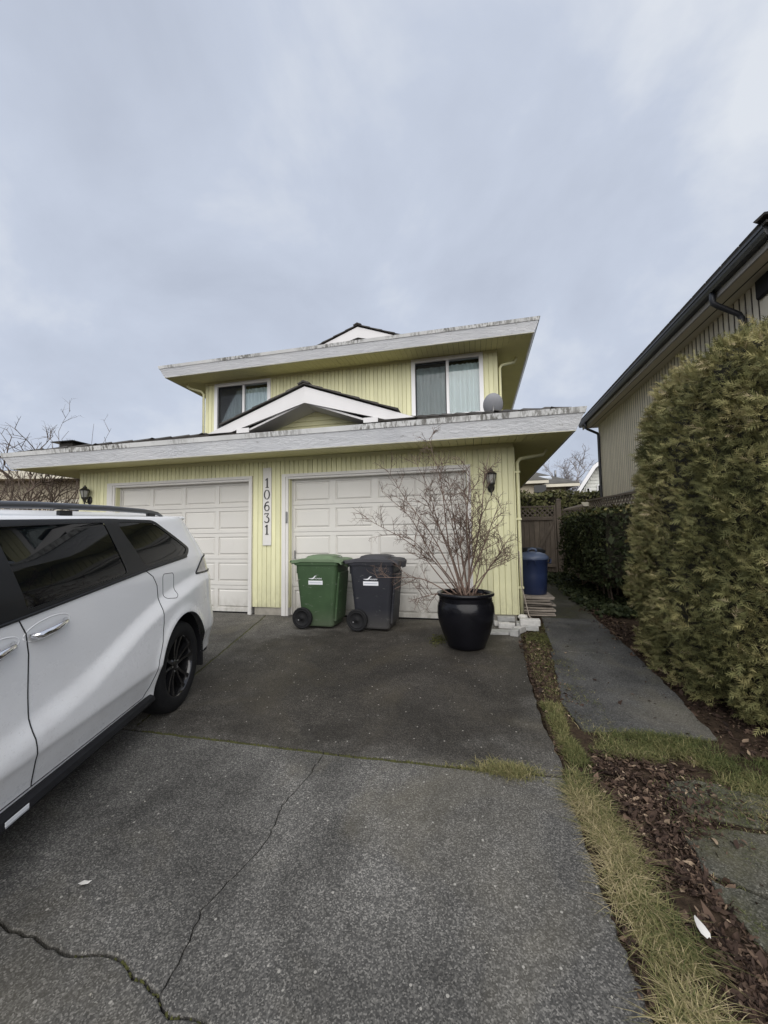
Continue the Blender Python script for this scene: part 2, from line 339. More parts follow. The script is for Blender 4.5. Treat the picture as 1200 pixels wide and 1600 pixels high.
class MB:
    def __init__(s): s.v = []; s.f = []; s.sm = []
    def add(s, vs, fs, smooth=False):
        b = len(s.v); s.v += [tuple(p) for p in vs]; s.f += [tuple(b + i for i in f) for f in fs]; s.sm += [smooth] * len(fs); return s
    def box(s, x0, x1, y0, y1, z0, z1, m=None):
        vs = [(x, y, z) for x in (x0, x1) for y in (y0, y1) for z in (z0, z1)]
        if m is not None: vs = [m @ Vector(p) for p in vs]
        return s.add(vs, [(0, 1, 3, 2), (4, 6, 7, 5), (0, 4, 5, 1), (2, 3, 7, 6), (0, 2, 6, 4), (1, 5, 7, 3)])
    def bbox(s, x0, x1, y0, y1, z0, z1, b=0.01, m=None):
        """box with chamfered edges"""
        vs = []
        for ax in range(3):
            pass
        cx, cy, cz = (x0 + x1) / 2, (y0 + y1) / 2, (z0 + z1) / 2; hx, hy, hz = (x1 - x0) / 2, (y1 - y0) / 2, (z1 - z0) / 2
        idx = {}
        for sx in (-1, 1):
            for sy in (-1, 1):
                for sz in (-1, 1):
                    for a in range(3):
                        p = [sx * (hx - b * (a != 0)), sy * (hy - b * (a != 1)), sz * (hz - b * (a != 2))]
                        idx[sx, sy, sz, a] = len(vs); vs.append((cx + p[0], cy + p[1], cz + p[2]))
        fs = []
        q = [(-1, -1), (1, -1), (1, 1), (-1, 1)]
        for sg in (-1, 1):
            fs.append([idx[sg, a, c, 0] for a, c in q][::sg]); fs.append([idx[a, sg, c, 1] for a, c in q][::-sg]); fs.append([idx[a, c, sg, 2] for a, c in q][::sg])
        for a in (-1, 1):
            for c in (-1, 1):
                fs.append([idx[a, c, -1, 0], idx[a, c, 1, 0], idx[a, c, 1, 1], idx[a, c, -1, 1]])
                fs.append([idx[a, -1, c, 0], idx[a, 1, c, 0], idx[a, 1, c, 2], idx[a, -1, c, 2]])
                fs.append([idx[-1, a, c, 1], idx[1, a, c, 1], idx[1, a, c, 2], idx[-1, a, c, 2]])
                for d in (-1, 1): fs.append([idx[a, c, d, 0], idx[a, c, d, 1], idx[a, c, d, 2]])
        if m is not None: vs = [m @ Vector(p) for p in vs]
        return s.add(vs, fs)
    def prism(s, pts, axis, a, b):
        """polygon in the two other axes, extruded along axis from a to b"""
        def P(p, t):
            return {'x': (t, p[0], p[1]), 'y': (p[0], t, p[1]), 'z': (p[0], p[1], t)}[axis]
        n = len(pts); vs = [P(p, a) for p in pts] + [P(p, b) for p in pts]
        return s.add(vs, [tuple(range(n))[::-1], tuple(range(n, 2 * n))] + [(i, (i + 1) % n, n + (i + 1) % n, n + i) for i in range(n)])
    def tube(s, pts, rad, seg=6, cap=True):
        pts = [Vector(p) for p in pts]; n = len(pts)
        if not hasattr(rad, '__len__'): rad = [rad] * n
        t0 = (pts[1] - pts[0]).normalized()
        u = t0.orthogonal().normalized(); vs = []
        for i in range(n):
            t = (pts[min(i + 1, n - 1)] - pts[max(i - 1, 0)])
            t = t.normalized() if t.length > 1e-9 else t0
            u = (u - t * u.dot(t)); u = u.normalized() if u.length > 1e-6 else t.orthogonal().normalized()
            v = t.cross(u)
            for k in range(seg):
                a = 2 * math.pi * k / seg; vs.append(pts[i] + (u * math.cos(a) + v * math.sin(a)) * rad[i])
        fs = [(i * seg + k, i * seg + (k + 1) % seg, (i + 1) * seg + (k + 1) % seg, (i + 1) * seg + k) for i in range(n - 1) for k in range(seg)]
        s.add(vs, fs, True)
        if cap: s.add([], []); b = len(s.v) - len(vs); s.f += [tuple(b + k for k in range(seg))[::-1], tuple(b + (n - 1) * seg + k for k in range(seg))]; s.sm += [False, False]
        return s
    def lathe(s, prof, seg=24, m=None, smooth=True, closed=False):
        vs = []
        for r, z in prof:
            for k in range(seg):
                a = 2 * math.pi * k / seg; vs.append(Vector((r * math.cos(a), r * math.sin(a), z)))
        if m is not None: vs = [m @ p for p in vs]
        n = len(prof); rows = n if closed else n - 1
        fs = [(i * seg + k, i * seg + (k + 1) % seg, ((i + 1) % n) * seg + (k + 1) % seg, ((i + 1) % n) * seg + k) for i in range(rows) for k in range(seg)]
        return s.add(vs, fs, smooth)
    def loft(s, rings, smooth=True, cap0=True, cap1=True):
        n = len(rings[0]); vs = [p for r in rings for p in r]
        fs = [(i * n + k, i * n + (k + 1) % n, (i + 1) * n + (k + 1) % n, (i + 1) * n + k) for i in range(len(rings) - 1) for k in range(n)]
        b = len(s.v); s.add(vs, fs, smooth)
        if cap0: s.f.append(tuple(b + k for k in range(n))[::-1]); s.sm.append(False)
        if cap1: s.f.append(tuple(b + (len(rings) - 1) * n + k for k in range(n))); s.sm.append(False)
        return s
    def mesh(s, name, mat):
        me = bpy.data.meshes.new(name); me.from_pydata(s.v, [], s.f)
        me.polygons.foreach_set('use_smooth', s.sm)
        bm = bmesh.new(); bm.from_mesh(me); bmesh.ops.recalc_face_normals(bm, faces=bm.faces); bm.to_mesh(me); bm.free()
        if mat is not None: me.materials.append(M[mat] if isinstance(mat, str) else mat)
        me.update(); return me
    def build(s, name, mat, parent=None, local=False, mw=None):
        return link(bpy.data.objects.new(name, s.mesh(name, mat)), parent, local, mw)

def inst(name, me, parent, loc, rot=None, local=False):
    o = bpy.data.objects.new(name, me)
    mw = Matrix.Translation(loc)
    if rot is not None: mw = mw @ rot
    return link(o, parent, local, mw)

def np_mesh(name, verts, faces, mat, tint=None, parent=None, smooth=False):
    """verts (n,3), faces (m,k) numpy arrays; tint per face"""
    me = bpy.data.meshes.new(name)
    nv, (nf, k) = len(verts), faces.shape
    me.vertices.add(nv); me.vertices.foreach_set('co', np.asarray(verts, np.float32).ravel())
    me.loops.add(nf * k); me.loops.foreach_set('vertex_index', faces.astype(np.int32).ravel())
    me.polygons.add(nf); me.polygons.foreach_set('loop_start', np.arange(0, nf * k, k, dtype=np.int32))
    if smooth: me.polygons.foreach_set('use_smooth', np.ones(nf, bool))
    me.update(calc_edges=True)
    if tint is not None:
        a = me.attributes.new('tint', 'FLOAT', 'FACE'); a.data.foreach_set('value', np.asarray(tint, np.float32))
    me.materials.append(M[mat])
    return link(bpy.data.objects.new(name, me), parent)

def copy_tree(o, parent=None):
    c = o.copy(); COL.objects.link(c)
    if parent is not None: c.parent = parent
    for ch in list(o.children): copy_tree(ch, c)
    return c

def gz(y):
    if y < 6: return 0.049 * (max(y, -8) - 6)
    return 0.015 * (min(y, 15) - 6)
rs = np.random.RandomState(7)
rnd = random.Random(11)

# ================================================================== GROUND
def sheet(name, xs, ys, zf, mat):
    X, Y = np.meshgrid(xs, ys); Z = np.vectorize(zf)(X, Y)
    v = np.stack([X, Y, Z], -1).reshape(-1, 3); nx, ny = len(xs), len(ys)
    i = np.arange((ny - 1) * (nx - 1)); r, c = i // (nx - 1), i % (nx - 1); a = r * nx + c
    return np_mesh(name, v, np.stack([a, a + 1, a + nx + 1, a + nx], 1), mat, smooth=True)
g = sheet('ground', [-600, -60, -20, -10, 0, 10, 20, 60, 600], [-600, -60, -8, 0, 3, 6, 9, 12, 15, 60, 600], lambda x, y: gz(y) - 0.035, 'soil')
tag(g, 'dark bare soil under the slabs and around the houses', None, kind='structure')

def bumpy(x, y):
    from mathutils import noise
    return noise.noise((x * 2.3, y * 2.3, 0)) * 0.020 + noise.noise((x * 9, y * 9, 3)) * 0.007
g = sheet('garden_soil', np.arange(0.475, 3.3, 0.035), np.arange(-1.0, 6.0, 0.04), lambda x, y: gz(y) - 0.012 + bumpy(x, y), 'soil')
tag(g, 'bare brown soil strip between the driveway and the cedar', None, kind='structure')
g = sheet('garden_soil', np.arange(0.62, 4.2, 0.09), np.arange(6.0, 13.0, 0.09), lambda x, y: gz(y) - 0.014 + bumpy(x, y), 'soil')
tag(g, 'dark soil beside the path in front of the gate', None, kind='structure')

def wob(pts, step=0.06, amp=0.008, seed=0):
    r = random.Random(seed); out = [pts[0]]
    for a, b in zip(pts, pts[1:]):
        d = math.dist(a, b); n = max(1, int(d / step))
        for i in range(1, n + 1):
            t = i / n; j = amp if i < n else 0
            out.append((a[0] + (b[0] - a[0]) * t + r.uniform(-j, j), a[1] + (b[1] - a[1]) * t + r.uniform(-j, j)))
    return out
def shx(l, d): return [(x + d, y) for x, y in l]
def shy(l, d): return [(x, y + d) for x, y in l]

XR, XL, YN, YF = 0.47, -9.0, -4.0, 6.08
T1 = wob([(XL, 2.57), (-2.6, 2.57), (-1.03, 2.565), (-0.05, 2.58), (0.16, 2.60), (0.47, 2.61)], 0.09, 0.005, 1)
i_c1 = min(range(len(T1)), key=lambda i: abs(T1[i][0] + 1.03)); i_lj = min(range(len(T1)), key=lambda i: abs(T1[i][0] + 2.6))
T2 = wob([(XL, 1.33), (-3, 1.32), (-1.77, 1.25), (-1.49, 1.225), (-1.32, 1.255), (-1.2, 1.215), (-1.07, 1.19), (-0.99, 1.15), (-0.86, 1.16), (-0.3, 1.05), (0.47, 0.95)], 0.035, 0.009, 2)
i_c2 = min(range(len(T2)), key=lambda i: abs(T2[i][0] + 1.07))
CR = wob([T1[i_c1], (-1.045, 2.3), (-1.085, 2.07), (-1.045, 1.88), (-1.05, 1.77), (-1.10, 1.60), (-1.13, 1.47), (-1.09, 1.36), T2[i_c2]], 0.03, 0.008, 3)
LJ = wob([(-3.46, YF), (-2.93, 3.82), T1[i_lj]], 0.1, 0.006, 4)
RE1 = wob([(0.47, 2.61), (0.49, 2.7), (0.455, 3.3), (0.47, 4.2), (0.52, 5.0), (0.55, 5.6), (0.56, YF)], 0.06, 0.010, 5)
RE2 = wob([(0.47, 0.95), (0.49, 1.5), (0.465, 2.1), (0.49, 2.45), (0.47, 2.61)], 0.05, 0.010, 6)
RE3 = wob([(0.46, YN), (0.47, 0.95)], 0.07, 0.012, 7)
g1, g2, gc, gl = 0.012, 0.0055, 0.0028, 0.009

def slab_mesh(poly, zf, th, name, mat, parent, edge=0.006):
    """slab with a slightly eased upper edge"""
    n = len(poly)
    cx = sum(p[0] for p in poly) / n; cy = sum(p[1] for p in poly) / n
    area = sum(poly[i][0] * poly[(i + 1) % n][1] - poly[(i + 1) % n][0] * poly[i][1] for i in range(n))
    if area < 0: poly = poly[::-1]
    inn = []
    for i in range(n):
        a, b, c = poly[i - 1], poly[i], poly[(i + 1) % n]
        d = Vector((c[0] - a[0], c[1] - a[1])); d = d.normalized() if d.length > 1e-9 else Vector((1, 0))
        inn.append((b[0] - d.y * edge, b[1] + d.x * edge))
    vs = [(x, y, zf(y)) for x, y in inn] + [(x, y, zf(y) - edge * 0.8) for x, y in poly] + [(x, y, zf(y) - th) for x, y in poly]
    fs = [tuple(range(n))] + [(n + i, n + (i + 1) % n, (i + 1) % n, i) for i in range(n)] + [(2 * n + i, 2 * n + (i + 1) % n, n + (i + 1) % n, n + i) for i in range(n)]
    me = bpy.data.meshes.new(name); me.from_pydata(vs, [], fs); me.materials.append(M[mat]); me.update()
    return link(bpy.data.objects.new(name, me), parent)

drive = thing('driveway', 'worn grey aggregate driveway with mossy joints and cracks', None, (-2, 3, gz(3)))
drive['kind'] = 'structure'
slab_mesh(shy(T1[i_lj:], g1) [0:1] + shy(T1[i_lj:], g1)[1:] + RE1[1:] + shx(LJ, gl)[::1], gz, 0.09, 'slab', 'drive', drive)
slab_mesh(shy(T1[:i_lj + 1], g1) + shx(LJ, -gl)[::-1][1:] + [(XL, YF)], gz, 0.09, 'slab', 'drive', drive)
slab_mesh(shy(T2[:i_c2 + 1], g2) + shx(CR, -gc)[::-1][1:-1] + shy(T1[:i_c1 + 1], -g1)[::-1], gz, 0.09, 'slab', 'drive_front', drive)
slab_mesh(shy(T2[i_c2:], g2 * 0.6) + RE2[1:-1] + shy(T1[i_c1:], -g1)[::-1] + shx(CR, gc)[1:-1], gz, 0.09, 'slab', 'drive_front', drive)
slab_mesh(shy(T2, -g2)[::-1] + [(XL, YN)] + RE3[:-1], gz, 0.09, 'slab', 'drive_front', drive)

# moss growing in the joints
def moss_strip(line, wid, lift, name, label, seed, skip=0.25):
    r = np.random.RandomState(seed); V, F = [], []
    for (x0, y0), (x1, y1) in zip(line, line[1:]):
        L = math.dist((x0, y0), (x1, y1)); n = max(1, int(L / 0.006))
        for t in r.rand(n * 3):
            if r.rand() < skip: continue
            c = np.array([x0 + (x1 - x0) * t + r.normal(0, wid * .5), y0 + (y1 - y0) * t + r.normal(0, wid * .5)])
            s = r.uniform(0.004, 0.010); h = lift + r.uniform(-0.004, 0.008)
            b = len(V); z = gz(c[1]) - 0.012
            a = r.rand() * 6.28
            for k in range(4): V.append((c[0] + s * math.cos(a + k * 1.571), c[1] + s * math.sin(a + k * 1.571), z))
            V.append((c[0], c[1], z + 0.012 + h))
            for k in range(4): F.append((b + k, b + (k + 1) % 4, b + 4))
    o = np_mesh(name, np.array(V), np.array(F), 'moss', smooth=True)
    return tag(o, label, 'moss', kind='stuff')
moss_strip([p for p in T1 if -2.55 < p[0] < 0.45], 0.010, 0.000, 'moss', 'green moss filling the joint across the driveway', 1)
moss_strip([p for p in T2 if -1.5 < p[0] < -0.7], 0.008, -0.006, 'moss', 'dark moss in the crack nearest the camera', 2, 0.8)
moss_strip([p for p in LJ], 0.012, -0.004, 'moss', 'dull moss in the joint running to the garage', 3, 0.5)

# side path
path = thing('path', 'damp concrete path leading to the wooden gate', None, (1.2, 6, 0)); path['kind'] = 'structure'
slab_mesh(wob([(0.72, 3.17), (1.58, 3.22), (1.64, 4.0), (1.68, 4.865), (0.80, 4.865), (0.74, 4.2), (0.66, 3.6)], 0.07, 0.012, 21), lambda y: gz(y) + 0.006, 0.08, 'slab', 'path', path)
slab_mesh(wob([(0.84, 4.885), (1.68, 4.885), (1.72, 6.46), (0.95, 6.46), (0.88, 5.6)], 0.07, 0.010, 22), lambda y: gz(y) + 0.008, 0.08, 'slab', 'path', path)
slab_mesh(wob([(0.95, 6.485), (1.72, 6.485), (1.9, 8.0), (2.1, 12.5), (1.3, 12.5), (1.05, 8.0)], 0.1, 0.012, 23), lambda y: gz(y) + 0.004, 0.08, 'slab', 'path_mossy', path)
# stepping stones
stones = [([(1.00, 2.64), (1.20, 2.72), (1.52, 2.62), (1.55, 2.42), (1.28, 2.38), (1.02, 2.42)], 'cracked mossy stepping stone nearest the path'),
          ([(0.95, 2.33), (1.27, 2.34), (1.62, 2.36), (1.64, 2.02), (1.22, 1.96), (0.92, 2.06)], 'mossy stepping stone in the middle beside the leaf litter'),
          ([(0.935, 2.02), (1.22, 1.925), (1.7, 1.95), (1.65, 1.55), (1.1, 1.58), (0.95, 1.78)], 'mossy stepping stone nearest the camera by the right edge')]
for i, (p, lab) in enumerate(stones):
    q = p + [p[0]]
    o = slab_mesh(wob(q, 0.05, 0.014, 30 + i)[:-1], lambda y: gz(y) + 0.006, 0.06, 'stepping_stone', 'stone', None)
    tag(o, lab, 'stone', 'stepping stones in the soil')

# ================================================================== YELLOW HOUSE
house = thing('house', 'pale yellow two storey house with two white garage doors', 'house', (-3.5, 6, 0))
WX0, WX1, WZ0, WZT = -7.46, 0.575, 0.13, 2.645
LD, RD = (-6.60, -3.79), (-3.03, -0.11); DTOP = 2.285
Y0 = 6.0
# wall backing, in pieces round the two openings
mb = MB(); bk = 0.018
for x0, x1, z0, z1 in [(WX0 + .005, LD[0], WZ0, WZT), (LD[1], RD[0], WZ0, WZT), (RD[1], WX1 - .005, WZ0, WZT), (LD[0], LD[1], DTOP, WZT), (RD[0], RD[1], DTOP, WZT)]:
    mb.box(x0, x1, Y0 + bk, Y0 + 0.17, z0, z1)
mb.box(WX0, WX0 + 0.12, Y0 + 0.171, 16.5, WZ0, 2.9); mb.box(WX1 - 0.12, WX1, Y0 + 0.171, 16.5, WZ0, 2.9); mb.box(WX0, WX1, 16.5, 16.6, WZ0, 2.9)
gwall = mb.build('garage_wall', 'yellow', house)
def siding(parent, x0, x1, pitch, segs, y, gap=0.006, th=0.018, depth_dir=1, jit=0.0):
    """vertical boards; segs(x) -> list of (z0, z1)"""
    cache = {}; n = int(round((x1 - x0) / pitch)); p = (x1 - x0) / n
    for i in range(n):
        xa = x0 + i * p; xc = xa + p / 2
        for z0, z1 in segs(xc):
            k = (round(z0, 3), round(z1, 3))
            if k not in cache:
                b = MB(); h = p / 2 - gap / 2
                b.prism([(-h, th), (-h, 0.003), (-h + 0.003, 0), (h - 0.003, 0), (h, 0.003), (h, th)], 'z', z0, z1)
                cache[k] = b.mesh('board', 'yellow')
            inst('board', cache[k], parent, (xc, y + rnd.uniform(-jit, jit), 0))
def gsegs(x):
    for a, b in (LD, RD):
        if a - 0.13 < x < b + 0.06: return [(2.352, WZT)]
    return [(WZ0, WZT)]
siding(gwall, WX0, WX1, 0.0835, gsegs, Y0, jit=0.0015)
MB().box(WX0 - .002, WX1 + .002, Y0 - 0.012, Y0 - 0.0005, 2.585, 2.64).build('frieze', 'yellow', gwall)
mb = MB(); mb.box(WX1 - 0.001, WX1 + 0.016, Y0 - 0.012, Y0 + 0.09, WZ0, 2.58); mb.build('corner_trim', 'yellow', gwall)
for x0, x1 in ((WX0, LD[0] - .12), (LD[1] + .12, RD[0] - .13), (RD[1] + .05, WX1 - .02)): MB().box(x0, x1, Y0 + 0.02, Y0 + 0.16, -0.25, WZ0 - 0.003).build('foundation', 'concrete_plain', house)

def garage_door(x0, x1, trim_l, trim_r, side):
    d = MB().box(x0 - .05, x1 + .05, Y0 + 0.165, Y0 + 0.175, 0.0, DTOP + .05).build('garage_door', 'door', house)
    d['label'] = 'white panelled garage door ' + side
    W = x1 - x0; H = 2.28; n, c = 5, 4; sh = H / n; pw = W / c
    yb, yf = Y0 + 0.160, Y0 + 0.126
    px, pz = 0.63, 0.325
    # one section: rails and stiles proud of the panels
    s = MB(); cxs = [x0 + pw * (k + .5) for k in range(c)]
    zc = sh / 2
    s.box(x0 + .004, x1 - .004, yf + 0.0165, yb, 0.003, sh - 0.003)
    s.box(x0 + .004, x1 - .004, yf, yf + 0.0164, 0.003, zc - pz / 2); s.box(x0 + .004, x1 - .004, yf, yf + 0.0164, zc + pz / 2, sh - 0.003)
    edges = [x0 + .004] + sum([[q - px / 2, q + px / 2] for q in cxs], []) + [x1 - .004]
    for k in range(0, len(edges), 2): s.box(edges[k], edges[k + 1], yf, yf + 0.0164, zc - pz / 2 + .0003, zc + pz / 2 - .0003)
    sm = s.mesh('section', 'door')
    f = MB(); a, b_ = px / 2 - 0.017, pz / 2 - 0.017; a2, b2 = a - 0.022, b_ - 0.022
    f.add([(-a, .0158, -b_), (a, .0158, -b_), (a, .0158, b_), (-a, .0158, b_), (-a2, .001, -b2), (a2, .001, -b2), (a2, .001, b2), (-a2, .001, b2)],
          [(4, 5, 6, 7), (0, 1, 5, 4), (1, 2, 6, 5), (2, 3, 7, 6), (3, 0, 4, 7)])
    fm = f.mesh('panel', 'door')
    for i in range(n):
        inst('section', sm, d, (0, rnd.uniform(0, .002), 0.012 + i * sh))
        for q in cxs: inst('panel', fm, d, (q, yf, 0.012 + i * sh + zc))
    MB().box(x0, x1, yf - 0.004, yb, -0.004, 0.014).build('bottom_seal', 'rubber', d)
    # trim: face casing and inner jambs
    t = MB()
    t.box(trim_l, x0 - 0.055, Y0 - 0.022, Y0 + 0.017, 0.0, DTOP + 0.07); t.box(x1 + 0.035, trim_r, Y0 - 0.022, Y0 + 0.017, 0.0, DTOP + 0.07)
    t.box(x0 - 0.055, x1 + 0.035, Y0 - 0.022, Y0 + 0.017, DTOP + 0.022, DTOP + 0.07)
    t.build('door_casing', 'trim', house)
    t = MB()
    t.box(x0 - 0.054, x0 - 0.012, Y0 - 0.01, Y0 + 0.16, 0.0, DTOP + .02); t.box(x1 + 0.008, x1 + 0.034, Y0 - 0.01, Y0 + 0.16, 0.0, DTOP + .02)
    t.box(x0 - 0.012, x1 + 0.008, Y0 + 0.0, Y0 + 0.16, DTOP - 0.012, DTOP + 0.02)
    t.box(x0 - 0.012, x0 + 0.012, Y0 + 0.10, Y0 + 0.125, 0.0, DTOP - .013); t.box(x1 - 0.012, x1 + 0.008, Y0 + 0.10, Y0 + 0.125, 0.0, DTOP - .013)
    t.build('door_jamb', 'trim', house)
    MB().bbox(x0 + 0.045, x0 + 0.065, yf - 0.03, yf - .001, 0.93, 1.07, .004).build('handle', 'steel', d)
garage_door(LD[0], LD[1], LD[0] - .175, LD[1] + .075, 'half hidden behind the van')
garage_door(RD[0], RD[1], RD[0] - .125, RD[1] + .06, 'behind the two bins')
MB().bbox(RD[0] - .050, RD[0] - 0.018, Y0 - 0.034, Y0 - 0.0105, 1.53, 1.72, 0.008).build('keypad', 'steel', house)

# --- eaves: fascia leaning outwards, gutter strip on top, soffit
def eaves(prefix, x0, x1, yf, yb, oh, zb, zt, zg, wall_top, wx0, wx1, wy):
    """x0..x1,yf = line of the fascia's foot on the front; sides run back to yb"""
    o1 = 0.085
    def run(name, mat, zlo, zhi, olo, ohi, th):
        parts = []
        A = [(x0, yf), (x1, yf)]
        # front
        m = MB()
        def ring(o): return [(x0 - o, yb), (x0 - o, yf - o), (x1 + o, yf - o), (x1 + o, yb)]
        lo, hi, lo2, hi2 = ring(olo), ring(ohi), ring(olo - th), ring(ohi - th)
        for i in range(3):
            q = MB(); a, b = i, i + 1
            vs = [(*lo[a], zlo), (*lo[b], zlo), (*hi[b], zhi), (*hi[a], zhi), (*lo2[a], zlo), (*lo2[b], zlo), (*hi2[b], zhi), (*hi2[a], zhi)]
            q.add(vs, [(0, 1, 2, 3), (7, 6, 5, 4), (0, 4, 5, 1), (3, 2, 6, 7), (0, 3, 7, 4), (1, 5, 6, 2)])
            parts.append(q.build(name, mat, house))
        return parts
    run('fascia', 'fascia', zb, zt, 0.0, o1, 0.03)
    run('gutter', 'gutter', zt + 0.001, zg, o1 + 0.012, o1 + 0.030, 0.075)
    # soffit, boards joined in one surface per side, tiny gaps between
    s = MB(); n = int((x1 - x0) / 0.115)
    for i in range(n):
        a, b = x0 + (x1 - x0) * i / n + 0.003, x0 + (x1 - x0) * (i + 1) / n - 0.003
        fa = max(0.0, min(1.0, 1.0))
        # front strip runs from fascia foot to the wall, mitred at the corners
        def yend(x): return min(wy, yf + (x - x0) * (wy - yf) / max(1e-6, wx0 - x0)) if x < wx0 else (min(wy, yf + (x1 - x) * (wy - yf) / max(1e-6, x1 - wx1)) if x > wx1 else wy)
        ya, yb_ = max(yend(a), yf + .01), max(yend(b), yf + .01)
        za, zb_ = [zb + (wall_top - zb) * (q - yf) / (wy - yf) for q in (ya, yb_)]
        s.add([(a, yf - .002, zb + .001), (b, yf - .002, zb + .001), (b, yb_, zb_), (a, ya, za), (a, yf - .002, zb + .02), (b, yf - .002, zb + .02), (b, yb_, zb_ + .02), (a, ya, za + .02)],
              [(0, 1, 2, 3), (7, 6, 5, 4), (0, 4, 5, 1), (1, 5, 6, 2), (2, 6, 7, 3), (3, 7, 4, 0)])
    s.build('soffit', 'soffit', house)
    for sx0, sx1 in ((x0, wx0), (x1, wx1)):
        s = MB()
        s.add([(sx0, yf, zb + .001), (sx1, wy, wall_top), (sx1, yb, wall_top), (sx0, yb, zb + .001), (sx0, yf, zb + .03), (sx1, wy, wall_top + .03), (sx1, yb, wall_top + .03), (sx0, yb, zb + .03)],
              [(0, 1, 2, 3), (4, 7, 6, 5), (0, 4, 5, 1), (1, 5, 6, 2), (2, 6, 7, 3), (3, 7, 4, 0)])
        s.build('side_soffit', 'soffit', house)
eaves('lower', -8.16, 1.275, 5.30, 16.6, 0.7, 2.588, 2.79, 2.862, 2.645, WX0, WX1, Y0)

# --- lower roof (hipped skirt) and its tiles
SL = 0.334; EX0, EX1, EY, EZ = -8.24, 1.355, 5.225, 2.815
UX0, UX1, UY = -6.90, 0.585, 8.85
hipd = UY - EY; ZT = EZ + SL * hipd
sk = UX0 - EX0  # side skirt width
roof = MB()
ZS = EZ + SL * (EX1 - UX1); ZSL = EZ + SL * (UX0 - EX0)
roof.add([(EX0, EY, EZ), (EX1, EY, EZ), (EX1 - hipd, UY, ZT), (EX0 + hipd, UY, ZT)], [(0, 1, 2, 3)])
roof.add([(EX1, EY, EZ), (EX1, 16.6, EZ), (UX1, 16.6, ZS), (UX1, UY, ZS), (EX1 - hipd, UY, ZT)], [(0, 1, 2, 3, 4)])
roof.add([(EX0, EY, EZ), (EX0 + hipd, UY, ZT), (UX0, UY, ZSL), (UX0, 16.6, ZSL), (EX0, 16.6, EZ)], [(0, 1, 2, 3, 4)])
lroof = roof.build('lower_roof', 'tile', house)
TW, TE = 0.33, 0.36
tb = MB(); tb.prism([(0, 0.0), (TE * 1.08, 0.004), (TE * 1.08, 0.014), (0, 0.030)], 'x', -TW / 2 + .003, TW / 2 - .003)
tile_me = tb.mesh('tile', 'tile')
def tiles(parent, origin, along, upslope, inside, rows, cols, cap=400):
    """a field of tiles; origin on the eave, along = unit vector of the eave, upslope = unit vector up the roof"""
    al, us = Vector(along).normalized(), Vector(upslope).normalized(); nn = al.cross(us).normalized()
    rot = Matrix((al, us, nn)).transposed().to_4x4(); k = 0
    for r in range(rows):
        for c in range(cols):
            p = Vector(origin) + us * (r * TE - 0.02) + al * ((c + (0.5 if r % 2 else 0.0)) * TW)
            q = p + us * TE * 0.5
            if not inside(q): continue
            inst('tile', tile_me, parent, p + nn * (0.012 + rnd.uniform(0, .006)), rot); k += 1
    return k
us_f = Vector((0, 1, SL)).normalized()
kf = tiles(lroof, (EX0, EY, EZ), (1, 0, 0), us_f, lambda q: EX0 + (q.y - EY) + .14 < q.x < EX1 - (q.y - EY) - .14 and q.y < UY - .05 and not (abs(q.x + 2.5) < 1.55 - (q.y - 5.45) * 0.75 and 5.6 < q.y < 7.4), 11, 30)
kr = tiles(lroof, (EX1, EY, EZ), (0, 1, 0), (-1, 0, SL), lambda q: q.y < 11.0 and q.x > EX1 - (q.y - EY) + .14 and (q.x > UX1 + .1 or q.y < UY - .1), 11, 17)
kl = tiles(lroof, (EX0, 11.2, EZ), (0, -1, 0), (1, 0, SL), lambda q: q.y > EY and q.x < EX0 + (q.y - EY) - .14 and (q.x < UX0 - .1 or q.y < UY - .1) and q.y < 8.8, 11, 18)
# hip caps
cb = MB(); cb.prism([(-0.10, 0.0), (0, 0.045), (0.10, 0.0), (0.085, -0.02), (0, 0.02), (-0.085, -0.02)], 'y', 0, 0.40)
cap_me = cb.mesh('ridge_cap', 'tile')
def caps(parent, a, b, step=0.36):
    a, b = Vector(a), Vector(b); d = (b - a); L = d.length; d.normalize(); x = d.cross(Vector((0, 0, 1))).normalized(); z = x.cross(d)
    tilt = Matrix.Rotation(R(3), 4, 'X')
    rot = Matrix((x, d, z)).transposed().to_4x4()
    for i in range(int(L / step)): inst('ridge_cap', cap_me, parent, a + d * i * step + z * 0.002, rot @ tilt)

caps(lroof, (EX1 - .12, EY + .12, EZ + .12 * SL + .012), (EX1 - hipd, UY, ZT + .012)); caps(lroof, (EX0 + .12, EY + .12, EZ + .12 * SL + .012), (EX0 + hipd, UY, ZT + .012))

